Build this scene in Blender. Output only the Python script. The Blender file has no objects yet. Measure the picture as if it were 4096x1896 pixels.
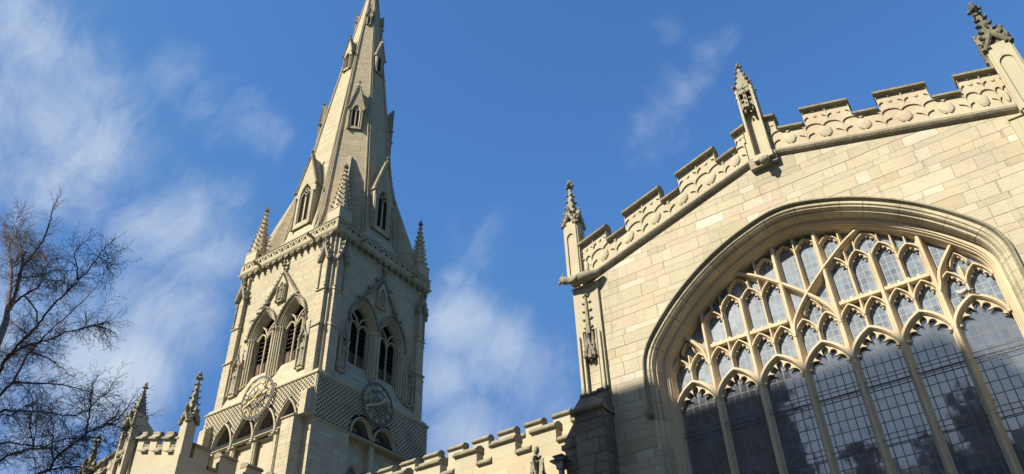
import bpy, bmesh, math, random
from math import sin, cos, pi, radians, sqrt, atan2, floor
from mathutils import Vector, Matrix, noise
from mathutils.geometry import tessellate_polygon

C = bpy.context.scene.collection
SC = bpy.context.scene

# ------------------------------------------------------------------ camera
F_PX, PITCH, ROLL, YAW, CAMZ = 3198.865, 0.654520, -0.0362203, -0.584807, 1.6
_F = Vector((sin(YAW)*cos(PITCH), cos(YAW)*cos(PITCH), sin(PITCH)))
_R0 = Vector((cos(YAW), -sin(YAW), 0)); _U0 = _R0.cross(_F)
_R = cos(ROLL)*_R0 + sin(ROLL)*_U0
_U = -sin(ROLL)*_R0 + cos(ROLL)*_U0
cam = bpy.data.objects.new('camera', bpy.data.cameras.new('camera')); C.objects.link(cam)
cam.data.sensor_width = 36; cam.data.lens = F_PX/4096*36
cam.data.clip_start = 0.05; cam.data.clip_end = 5000
M = Matrix((_R, _U, -_F)).transposed().to_4x4(); M.translation = Vector((0, 0, CAMZ))
cam.matrix_world = M
SC.camera = cam

def ray(px, py):
    return _F + _R*((px-2048)/F_PX) + _U*((948-py)/F_PX)
def at(px, py, Y):
    d = ray(px, py); t = Y/d.y
    return Vector((d.x*t, Y, CAMZ+d.z*t))

# ------------------------------------------------------------------ light, world, exposure
SUN = Vector((-0.42, -1.0, 0.84)).normalized()
elev = math.asin(SUN.z); azi = atan2(SUN.x, SUN.y)
sl = bpy.data.lights.new('sun', 'SUN'); sl.energy = 5.0; sl.angle = radians(0.53); sl.color = (1.0, 0.93, 0.80)
so = bpy.data.objects.new('sun', sl); C.objects.link(so)
so.rotation_euler = (-SUN).to_track_quat('-Z', 'Y').to_euler(); so.location = (-20, -50, 60)
SC.view_settings.view_transform = 'Standard'; SC.view_settings.look = 'None'
SC.view_settings.exposure = 0.92; SC.view_settings.gamma = 1.0

AK = 0.76
class NT:
    """small helper to write node trees"""
    def __init__(s, tree): s.t = tree; s.n = tree.nodes; s.l = tree.links
    def node(s, typ, **kw):
        n = s.n.new(typ)
        for k, v in kw.items(): setattr(n, k, v)
        return n
    def put(s, sock, v):
        if v is None: return
        if isinstance(v, bpy.types.NodeSocket): s.l.new(v, sock)
        else: sock.default_value = v
    def m(s, op, a, b=None, c=None, clamp=False):
        n = s.node('ShaderNodeMath', operation=op); n.use_clamp = clamp
        s.put(n.inputs[0], a); s.put(n.inputs[1], b)
        if c is not None: s.put(n.inputs[2], c)
        return n.outputs[0]
    def vm(s, op, a, b=None, scale=None):
        n = s.node('ShaderNodeVectorMath', operation=op)
        s.put(n.inputs[0], a)
        if b is not None: s.put(n.inputs[1], b)
        if scale is not None: s.put(n.inputs['Scale'], scale)
        return n.outputs['Value'] if op in ('DOT_PRODUCT', 'LENGTH', 'DISTANCE') else n.outputs[0]
    def sep(s, v):
        n = s.node('ShaderNodeSeparateXYZ'); s.put(n.inputs[0], v); return n.outputs
    def comb(s, x, y, z):
        n = s.node('ShaderNodeCombineXYZ'); s.put(n.inputs[0], x); s.put(n.inputs[1], y); s.put(n.inputs[2], z); return n.outputs[0]
    def noise(s, vec, scale, detail=4, rough=0.55, dist=0.0):
        n = s.node('ShaderNodeTexNoise'); s.put(n.inputs['Vector'], vec)
        n.inputs['Scale'].default_value = scale; n.inputs['Detail'].default_value = detail
        n.inputs['Roughness'].default_value = rough; n.inputs['Distortion'].default_value = dist
        return n.outputs
    def ramp(s, fac, stops, interp='LINEAR'):
        n = s.node('ShaderNodeValToRGB'); n.color_ramp.interpolation = interp
        e = n.color_ramp.elements
        while len(e) < len(stops): e.new(0.5)
        for k, (p, c) in enumerate(stops):
            e[k].position = p; e[k].color = (c[0], c[1], c[2], 1) if not isinstance(c, (int, float)) else (c, c, c, 1)
        s.put(n.inputs[0], fac); return n.outputs[0]
    def mix(s, fac, a, b, mode='MIX'):
        n = s.node('ShaderNodeMix', data_type='RGBA', blend_type=mode)
        s.put(n.inputs['Factor'], fac)
        for nm, v in (('A', a), ('B', b)):
            sk = [i for i in n.inputs if i.name == nm and i.type == 'RGBA'][0]
            s.put(sk, v if isinstance(v, bpy.types.NodeSocket) else (v[0], v[1], v[2], 1))
        return [o for o in n.outputs if o.type == 'RGBA'][0]
    def mr(s, v, a, b, c=0.0, d=1.0, smooth=True):
        n = s.node('ShaderNodeMapRange'); n.interpolation_type = 'SMOOTHSTEP' if smooth else 'LINEAR'
        s.put(n.inputs[0], v)
        for i, q in zip((1, 2, 3, 4), (a, b, c, d)): n.inputs[i].default_value = q
        return n.outputs[0]

# world: Nishita sky with thin cirrus-like clouds laid out by direction
W = bpy.data.worlds.new('World'); SC.world = W; W.use_nodes = True
w = NT(W.node_tree); w.n.clear()
sky = w.node('ShaderNodeTexSky', sky_type='NISHITA'); sky.sun_disc = False
sky.sun_elevation = elev; sky.sun_rotation = azi % (2*pi)
sky.altitude = 50; sky.air_density = 1.0; sky.dust_density = 0.35; sky.ozone_density = 2.6
dirv = w.node('ShaderNodeTexCoord').outputs['Generated']
warp = w.noise(dirv, 3.0, 4)[1]
wd = w.vm('ADD', dirv, w.vm('SCALE', w.vm('SUBTRACT', warp, (0.5, 0.5, 0.5)), scale=0.13))
wdn = w.vm('NORMALIZE', wd)
# (photo pixel in a 2575-wide picture, radius in radians, strength)
BL = [((30, 70), .11, .62), ((120, 140), .09, .72), ((150, 260), .11, .80), ((250, 340), .09, .62), ((110, 430), .12, .55), ((0, 280), .11, .60),
      ((430, 170), .05, .34), ((500, 250), .05, .40), ((570, 310), .05, .42), ((640, 370), .04, .30), ((430, 560), .085, .66), ((490, 650), .07, .60), ((380, 480), .08, .35),
      ((330, 780), .11, .50), ((300, 930), .080, .98), ((200, 880), .09, .80), ((90, 800), .12, .6), ((430, 830), .08, .52), ((60, 1040), .12, .5), ((330, 1020), .06, .5),
      ((1150, 810), .070, .80), ((1240, 890), .075, .74), ((1130, 930), .07, .66), ((1330, 960), .08, .48), ((1170, 1070), .075, .70), ((1280, 1100), .07, .5), ((1400, 1040), .06, .35),
      ((1160, 690), .032, .42), ((1570, 385), .034, .34), ((1620, 365), .045, .42), ((1665, 320), .045, .44), ((1705, 280), .045, .42), ((1760, 250), .035, .34), ((1697, 100), .028, .30), ((1800, 190), .04, .28),
      ((1840, 160), .03, .26), ((1215, 600), .05, .26), ((2290, 130), .03, .15)]
tot = None
for (x, y), r, k in BL:
    d = ray(x*4096/2575, y*4096/2575).normalized()
    dd = w.vm('DISTANCE', wdn, tuple(d))
    v = w.mr(dd, r*1.35, 0.0, 0.0, k)
    tot = v if tot is None else w.m('MAXIMUM', tot, v)
# bright cloud added to the unseen southern sky for the window to reflect
sd = w.vm('DOT_PRODUCT', dirv, (-0.15, -0.95, 0.3))
south = w.mr(sd, 0.5, 0.95, 0.0, 0.75)
tot = w.m('MAXIMUM', tot, south)
# streaky fine structure
rot = w.node('ShaderNodeMapping'); rot.inputs['Rotation'].default_value = (0.3, 0.5, 0.6); rot.inputs['Scale'].default_value = (1.0, 2.2, 1.2)
w.l.new(wdn, rot.inputs[0])
n1 = w.noise(rot.outputs[0], 7.0, 9, 0.62, 0.5)[0]
n2 = w.noise(dirv, 2.6, 3, 0.5)[0]
val = w.m('ADD', tot, w.m('MULTIPLY', w.m('SUBTRACT', n1, .5), 1.05))
fine = w.noise(wdn, 30.0, 6, 0.65)[0]
val = w.m('ADD', val, w.m('MULTIPLY', w.m('SUBTRACT', fine, .5), .34))
dens = w.m('MULTIPLY', w.mr(val, 0.05, 1.15, 0.0, 1.0), w.mr(tot, 0.0, 0.22, 0, 1))
dens = w.m('MULTIPLY', dens, w.mr(n2, 0.25, 0.6, 0.75, 1.1), clamp=True)
SKYK = 0.095
skyc = w.vm('SCALE', w.vm('MINIMUM', sky.outputs[0], (0.95, 1.45, 2.5)), scale=SKYK)
tint = w.mix(1.0, skyc, (0.60, 0.97, 1.30), 'MULTIPLY')
mixc = w.mix(w.m('MULTIPLY', dens, 0.82), tint, (0.36, 0.41, 0.465))
bg = w.node('ShaderNodeBackground'); w.l.new(mixc, bg.inputs[0]); bg.inputs[1].default_value = 1.0
wo = w.node('ShaderNodeOutputWorld'); w.l.new(bg.outputs[0], wo.inputs[0])

# ------------------------------------------------------------------ materials
def new_mat(name):
    m = bpy.data.materials.new(name); m.use_nodes = True
    t = NT(m.node_tree); t.n.clear()
    o = t.node('ShaderNodeOutputMaterial'); p = t.node('ShaderNodeBsdfPrincipled')
    t.l.new(p.outputs[0], o.inputs[0]); return m, t, p

def coords(t):
    g = t.node('ShaderNodeNewGeometry')
    pos = g.outputs['Position']; nx, ny, nz = t.sep(g.outputs['True Normal'])
    x, y, z = t.sep(pos)
    isx = t.m('GREATER_THAN', t.m('ABSOLUTE', nx), t.m('ABSOLUTE', ny))
    u = t.m('ADD', t.m('MULTIPLY', x, t.m('SUBTRACT', 1.0, isx)), t.m('MULTIPLY', y, isx))
    return pos, u, z, isx, nz

def masonry(name, cols, bw, bh, mortar=0.012, mortar_col=(0.30, 0.25, 0.17), jitter=0.3, bump=0.5, stain=0.35,
            streak=0.25, mort_k=0.75, rough_noise=9.0, lichen=0.0, rag=0.02, tone=0.22):
    m, t, p = new_mat(name)
    pos, u, z, isx, nz = coords(t)
    wn = t.noise(pos, 2.2, 3)[1]; wx, wy, wz = t.sep(wn)
    wf = t.noise(pos, 14.0, 3)[1]; fx, fy, fz = t.sep(wf)
    v = t.m('DIVIDE', t.m('ADD', t.m('ADD', z, t.m('MULTIPLY', t.m('SUBTRACT', wz, .5), rag*2)), t.m('MULTIPLY', t.m('SUBTRACT', fz, .5), rag)), bh)
    v = t.m('ADD', v, t.m('MULTIPLY', t.m('SINE', t.m('MULTIPLY', v, 2.3)), jitter*.55))
    row = t.m('FLOOR', v); fv = t.m('FRACT', v)
    wr = t.node('ShaderNodeTexWhiteNoise', noise_dimensions='2D'); t.l.new(t.comb(row, isx, 0.0), wr.inputs['Vector'])
    rr = wr.outputs['Value']
    uu = t.m('ADD', u, t.m('MULTIPLY', t.m('SUBTRACT', fx, .5), rag*1.4))
    u1 = t.m('ADD', t.m('DIVIDE', uu, t.m('MULTIPLY', bw, t.m('ADD', 0.72, t.m('MULTIPLY', rr, 0.6)))), t.m('MULTIPLY', rr, 17.3))
    u1 = t.m('ADD', u1, t.m('MULTIPLY', t.m('SINE', t.m('ADD', t.m('MULTIPLY', u1, 2.1), t.m('MULTIPLY', rr, 31.0))), jitter))
    colm = t.m('FLOOR', u1); fu = t.m('FRACT', u1)
    wc = t.node('ShaderNodeTexWhiteNoise', noise_dimensions='3D'); t.l.new(t.comb(colm, row, isx), wc.inputs['Vector'])
    idv = wc.outputs['Value']; idc = wc.outputs['Color']
    du = t.m('MULTIPLY', t.m('MINIMUM', fu, t.m('SUBTRACT', 1.0, fu)), bw)
    dv = t.m('MULTIPLY', t.m('MINIMUM', fv, t.m('SUBTRACT', 1.0, fv)), bh)
    ed = t.m('MINIMUM', du, dv)
    mort = t.mr(ed, mortar, mortar*0.3, 0.0, 1.0)
    base = t.ramp(idv, [(i/(len(cols)-1), [q*AK for q in c]) for i, c in enumerate(cols)])
    ic = t.sep(idc)
    # bedding / grain inside the block
    strat = t.noise(t.comb(t.m('MULTIPLY', u, 1.3), t.m('MULTIPLY', z, 9.0), t.m('MULTIPLY', idv, 40.0)), rough_noise*.35, 4, .6)[0]
    grain = t.noise(pos, rough_noise*3.5, 5, .65)[0]
    val = t.m('ADD', 1.0-tone, t.m('ADD', t.m('MULTIPLY', strat, tone*1.1), t.m('MULTIPLY', grain, tone*.9)))
    base = t.mix(1.0, base, t.comb(val, val, val), 'MULTIPLY')
    big = t.noise(pos, 0.55, 5, .6)[0]
    base = t.mix(t.mr(big, .45, .72, 0, stain), base, (0.30, 0.27, 0.20))
    pk = t.noise(pos, 0.9, 4, .6)[1]
    base = t.mix(t.mr(t.sep(pk)[1], .52, .72, 0, .40), base, (0.50, 0.34, 0.22))
    stv = t.noise(t.comb(t.m('MULTIPLY', u, 3.2), t.m('MULTIPLY', z, .35), 0.0), 1.6, 5, .6)[0]
    base = t.mix(t.mr(stv, .54, .78, 0, streak), base, (0.17, 0.15, 0.11))
    spots = t.noise(pos, 5.5, 6, .7)[0]
    base = t.mix(t.mr(spots, .60, .72, 0, .45+lichen), base, (0.20, 0.18, 0.13))
    base = t.mix(t.m('MULTIPLY', mort, mort_k), base, mortar_col)
    t.l.new(base, p.inputs['Base Color']); p.inputs['Roughness'].default_value = 0.92
    p.inputs['Specular IOR Level'].default_value = 0.18
    hgt = t.m('ADD', t.m('MULTIPLY', mort, -1.0), t.m('ADD', t.m('MULTIPLY', grain, .55), t.m('ADD', t.m('MULTIPLY', strat, .6), t.m('MULTIPLY', ic[2], .5))))
    bv = t.node('ShaderNodeBevel', samples=3); bv.inputs['Radius'].default_value = 0.02
    b = t.node('ShaderNodeBump'); b.inputs['Strength'].default_value = bump; b.inputs['Distance'].default_value = 0.03
    t.l.new(hgt, b.inputs['Height']); t.l.new(bv.outputs[0], b.inputs['Normal']); t.l.new(b.outputs[0], p.inputs['Normal'])
    return m

def carved(name, c1, c2, c3, bump=.6, scale=3.0, lich=0.3, white=0.0, joints=0.0):
    m, t, p = new_mat(name)
    pos, u, z, isx, nz = coords(t)
    a = t.noise(pos, scale, 6, .65)[0]; b_ = t.noise(pos, scale*5, 5, .65)[0]; big = t.noise(pos, .7, 4)[0]
    c1, c2, c3 = [[q*AK for q in c] for c in (c1, c2, c3)]
    base = t.mix(t.mr(a, .35, .68), c1, c2)
    base = t.mix(t.mr(b_, .55, .70, 0, lich), base, c3)
    base = t.mix(t.mr(big, .45, .7, 0, .4), base, c3)
    if white:
        wn = t.noise(pos, 38.0, 3, .6)[0]
        base = t.mix(t.mr(wn, .66, .72, 0, white), base, (.62, .62, .55))
    if joints:
        fz = t.m('FRACT', t.m('DIVIDE', z, joints)); fu = t.m('FRACT', t.m('DIVIDE', u, joints*1.9))
        e = t.m('MINIMUM', t.m('MULTIPLY', t.m('MINIMUM', fz, t.m('SUBTRACT', 1, fz)), joints), 1.0)
        base = t.mix(t.mr(e, .014, .004, 0, .7), base, (.10, .08, .05))
    t.l.new(base, p.inputs['Base Color']); p.inputs['Roughness'].default_value = .93; p.inputs['Specular IOR Level'].default_value = .15
    bv = t.node('ShaderNodeBevel', samples=3); bv.inputs['Radius'].default_value = 0.018
    b = t.node('ShaderNodeBump'); b.inputs['Strength'].default_value = bump; b.inputs['Distance'].default_value = 0.03
    t.l.new(t.m('ADD', a, t.m('MULTIPLY', b_, .8)), b.inputs['Height'])
    t.l.new(bv.outputs[0], b.inputs['Normal']); t.l.new(b.outputs[0], p.inputs['Normal'])
    return m

def joints_on(mat, cx, cz, n):
    """radial joints between voussoirs"""
    t = NT(mat.node_tree); p = [q for q in t.n if q.type == 'BSDF_PRINCIPLED'][0]
    x, y, z = t.sep(t.node('ShaderNodeNewGeometry').outputs['Position'])
    a = t.m('ARCTAN2', t.m('SUBTRACT', z, cz), t.m('SUBTRACT', x, cx))
    a = t.m('MULTIPLY', a, n/pi); f = t.m('FRACT', t.m('ADD', a, t.m('MULTIPLY', t.m('SINE', t.m('MULTIPLY', a, 1.7)), .2)))
    e = t.m('MINIMUM', f, t.m('SUBTRACT', 1.0, f))
    up = t.m('GREATER_THAN', z, cz+.6)
    jz = t.m('FRACT', t.m('DIVIDE', z, .52)); ez = t.m('MINIMUM', jz, t.m('SUBTRACT', 1.0, jz))
    e = t.m('ADD', t.m('MULTIPLY', e, up), t.m('MULTIPLY', ez, t.m('SUBTRACT', 1.0, up)))
    fac = t.mr(e, .016, .007, 0, .8)
    old = p.inputs['Base Color'].links[0].from_socket
    wn = t.node('ShaderNodeTexWhiteNoise', noise_dimensions='1D'); t.l.new(t.m('FLOOR', a), wn.inputs['W'])
    v = t.m('ADD', .84, t.m('MULTIPLY', wn.outputs['Value'], .3))
    c = t.mix(1.0, old, t.comb(v, v, v), 'MULTIPLY')
    t.l.new(t.mix(fac, c, (.07, .055, .035)), p.inputs['Base Color'])
def simple(name, col, rough=.7, metal=0.0, var=.25, scale=6.0, bump=.2):
    m, t, p = new_mat(name)
    pos = t.node('ShaderNodeNewGeometry').outputs['Position']
    a = t.noise(pos, scale, 5, .6)[0]
    v = t.mr(a, .3, .7, 1-var, 1+var, False)
    c = t.mix(1.0, col, t.comb(v, v, v), 'MULTIPLY')
    t.l.new(c, p.inputs['Base Color']); p.inputs['Roughness'].default_value = rough; p.inputs['Metallic'].default_value = metal
    b = t.node('ShaderNodeBump'); b.inputs['Strength'].default_value = bump; b.inputs['Distance'].default_value = .02
    t.l.new(a, b.inputs['Height']); t.l.new(b.outputs[0], p.inputs['Normal'])
    return m

CREAM = [(.44, .385, .255), (.51, .445, .30), (.56, .49, .34), (.52, .43, .31), (.58, .51, .355), (.47, .415, .29), (.55, .48, .33), (.50, .45, .31), (.60, .53, .38), (.56, .455, .335), (.68, .62, .48)]
MT = {}
MT['transept'] = masonry('transept_ashlar', CREAM, .70, .30, mortar=.012, mort_k=.60, stain=.5, streak=.45, rag=.034, bump=.65, mortar_col=(.27, .225, .15), jitter=.42, tone=.34)
TOW = [(a*.95, b_*.95, c*.95) for a, b_, c in [(.47, .405, .275), (.54, .465, .31), (.58, .50, .335), (.50, .43, .29), (.63, .55, .385)]]
MT['tower'] = masonry('tower_ashlar', TOW, .75, .27, mortar=.013, mort_k=.7, stain=.45, streak=.5, rag=.012, bump=.5, mortar_col=(.20, .17, .12), tone=.3)
MT['spire'] = masonry('spire_ashlar', [(c[0]*1.0, c[1]*.98, c[2]*.95) for c in TOW], .65, .26, mortar=.013, mort_k=.7, stain=.4, streak=.4, rag=.01, bump=.5, mortar_col=(.22, .18, .12), tone=.3)
MT['aisle'] = masonry('aisle_ashlar', [(.50, .435, .28), (.56, .48, .31), (.53, .44, .27), (.58, .51, .35)], 1.25, .42, mortar=.008, mort_k=.5, stain=.25, streak=.12, rag=.008, bump=.3, tone=.16)
MT['smooth'] = masonry('smooth_ashlar', [(.50, .445, .31), (.53, .47, .32), (.49, .43, .30)], 1.4, .55, mortar=.006, mort_k=.4, stain=.35, streak=.15, rag=.006, bump=.3, tone=.2)
MT['dark'] = masonry('shaded_buttress_ashlar', [(.20, .18, .14), (.25, .22, .17), (.17, .15, .12), (.28, .24, .18)], .7, .33, mortar=.012, mort_k=.6, mortar_col=(.09, .08, .06), stain=.3, streak=.3, rag=.03, bump=1.0, tone=.35, lichen=.2)  # shade on the lower buttress is put into a darker stone colour
MT['carved'] = carved('carved_stone', (.44, .375, .245), (.52, .445, .29), (.22, .19, .13), lich=.35)
MT['arch'] = carved('arch_stone', (.56, .485, .33), (.64, .56, .39), (.24, .21, .145), lich=.35); joints_on(MT['arch'], -3.52, 11.7, 19)
MT['carved_grey'] = carved('weathered_carved_stone', (.27, .245, .175), (.38, .34, .24), (.13, .12, .085), lich=.55, bump=.9)
MT['carved_dark'] = carved('blackened_carved_stone', (.17, .16, .115), (.27, .25, .175), (.08, .075, .055), lich=.6, bump=.9)
MT['tower_trim'] = carved('tower_trim_stone', (.46, .395, .265), (.54, .465, .31), (.26, .225, .16), lich=.45)
MT['cap'] = carved('coping_stone', (.29, .26, .18), (.40, .355, .24), (.15, .135, .09), lich=.5, scale=4.0, white=.6, bump=.9)
MT['tracery'] = carved('tracery_stone', (.64, .52, .335), (.70, .58, .39), (.47, .33, .19), lich=.22, scale=2.0, bump=.2)
MT['pink'] = carved('panel_stone', (.50, .435, .30), (.56, .49, .34), (.46, .33, .23), lich=.22, scale=1.6)
MT['lattice'] = carved('lattice_stone', (.50, .435, .30), (.56, .485, .33), (.20, .175, .13), lich=.3)
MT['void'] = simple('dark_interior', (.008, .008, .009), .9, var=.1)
MT['inner_dark'] = carved('dark_arch_stone', (.15, .13, .10), (.22, .19, .14), (.07, .06, .05), lich=.5)  # inner arch orders, darker stone colour than the outer ring
MT['recess'] = simple('recess_shade_stone', (.085, .072, .055), .95, var=.4)  # shade of holes and hollows painted in as a dark stone colour
MT['louvre'] = simple('weathered_oak', (.06, .048, .038), .85, var=.5, scale=9)
MT['board'] = simple('red_brown_board', (.10, .058, .042), .85, var=.5, scale=9)
MT['iron'] = simple('black_iron', (.115, .105, .09), .7, .0)
MT['gold'] = simple('gilding', (.46, .36, .15), .6, .1, var=.25, scale=20)
MT['lead'] = simple('lead_sheet', (.16, .17, .18), .55, .2)
MT['pigeon'] = simple('pigeon_feathers', (.16, .165, .19), .8, var=.35, scale=30)
MT['pigeonw'] = simple('pale_feathers', (.33, .31, .30), .8, var=.2, scale=30)
MT['roof'] = simple('slate_roof', (.06, .06, .065), .7, var=.4, scale=4)
MT['brickwall'] = masonry('town_brick', [(.22, .10, .07), (.26, .12, .08), (.19, .09, .065)], .23, .075, mortar=.01, mort_k=.7, jitter=.02, rag=.002, mortar_col=(.3, .27, .22), bump=.3)
MT['pavement'] = simple('paving_stone', (.085, .078, .068), .85, var=.25, scale=3)
MT['asphalt'] = simple('asphalt', (.05, .05, .052), .9, var=.2, scale=20)
MT['grass'] = simple('grass', (.05, .085, .03), .95, var=.4, scale=6)

def bark_mat(name, lo, hi, k0, k1):
    m, t, p = new_mat(name)
    g = t.node('ShaderNodeNewGeometry').outputs['Position']
    x, y, z = t.sep(g)
    n = t.noise(t.comb(x, y, t.m('MULTIPLY', z, 4.0)), 3.0, 5, .7)[0]
    t.l.new(t.mix(t.mr(n, k0, k1), lo, hi), p.inputs['Base Color']); p.inputs['Roughness'].default_value = .8
    return m
MT['birch'] = bark_mat('birch_bark', (.07, .05, .045), (.30, .25, .21), .38, .52)  # pale bark darkened: the trunk's shade is put into its colour
MT['twig'] = bark_mat('birch_twig', (.050, .030, .024), (.10, .055, .042), .3, .7)

def glass_mat(name, gx, gz, lw, meshed, dusty, ior, rgh, spk):
    """leaded window glass: rows and columns of panes, each tilted a little; optional wire guard"""
    m, t, p = new_mat(name)
    g = t.node('ShaderNodeNewGeometry'); x, y, z = t.sep(g.outputs['Position'])
    px = t.m('DIVIDE', t.m('ADD', x, 3.555), gx); pz = t.m('DIVIDE', z, gz)
    fx, fz = t.m('FRACT', px), t.m('FRACT', pz)
    ex = t.m('MULTIPLY', t.m('MINIMUM', fx, t.m('SUBTRACT', 1, fx)), gx)
    ez = t.m('MULTIPLY', t.m('MINIMUM', fz, t.m('SUBTRACT', 1, fz)), gz)
    lead = t.mr(t.m('MINIMUM', ex, ez), lw, lw*.6, 0, 1)
    wn = t.node('ShaderNodeTexWhiteNoise', noise_dimensions='3D')
    t.l.new(t.comb(t.m('FLOOR', px), t.m('FLOOR', pz), 3.0), wn.inputs['Vector'])
    r = wn.outputs['Color']; rv = wn.outputs['Value']
    n = t.noise(g.outputs['Position'], 3.2, 4, .6)[0]
    dirt = t.mr(n, .3, .7, .65, 1.35, False)
    dirt = t.m('MULTIPLY', dirt, t.m('ADD', .8, t.m('MULTIPLY', rv, .4)))
    base = t.mix(1.0, dusty, t.comb(dirt, dirt, dirt), 'MULTIPLY')
    base = t.mix(lead, base, (.14, .14, .13) if meshed else (.27, .28, .27))  # leads of the guarded lights darker, their shade is put into the colour
    wire = None
    if meshed:
        wx = t.m('FRACT', t.m('DIVIDE', x, .028)); wz = t.m('FRACT', t.m('DIVIDE', z, .028))
        wire = t.m('MAXIMUM', t.mr(wx, .78, .84), t.mr(wz, .80, .86))
        base = t.mix(t.m('MULTIPLY', wire, .8), base, (.10, .10, .095))
    t.l.new(base, p.inputs['Base Color'])
    rg = t.m('ADD', rgh, t.m('MULTIPLY', lead, .5))
    t.l.new(rg, p.inputs['Roughness'])
    p.inputs['IOR'].default_value = ior
    sp = t.m('SUBTRACT', 1.0, lead)
    if wire is not None: sp = t.m('MULTIPLY', sp, t.m('SUBTRACT', 1.0, t.m('MULTIPLY', wire, .6)))
    t.l.new(t.m('MULTIPLY', sp, spk), p.inputs['Specular IOR Level'])
    gn = g.outputs['Normal']
    off = t.vm('SCALE', t.vm('SUBTRACT', r, (.5, .5, .5)), scale=.016)
    wob = t.vm('SCALE', t.vm('SUBTRACT', t.noise(g.outputs['Position'], 3.2, 3)[1], (.5, .5, .5)), scale=.03)
    t.l.new(t.vm('NORMALIZE', t.vm('ADD', gn, t.vm('ADD', off, wob))), p.inputs['Normal'])
    return m
MT['glass_up'] = glass_mat('leaded_glass', .1544, .20, .012, False, (.125, .155, .195), 1.45, .30, .12)
MT['glass_low'] = glass_mat('guarded_leaded_glass', .2058, .30, .014, True, (.075, .090, .112), 3.2, .05, .5)

# ------------------------------------------------------------------ mesh builder
class Fr:
    """a facade frame: u along the face, z up, d inwards"""
    def __init__(s, o, U, D): s.o, s.U, s.D = Vector(o), Vector(U), Vector(D)
    def __call__(s, u, z, d): return s.o + s.U*u + s.D*d + Vector((0, 0, z))
WORLD = Fr((0, 0, 0), (1, 0, 0), (0, 1, 0))
RNG = random.Random(7)

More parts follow.
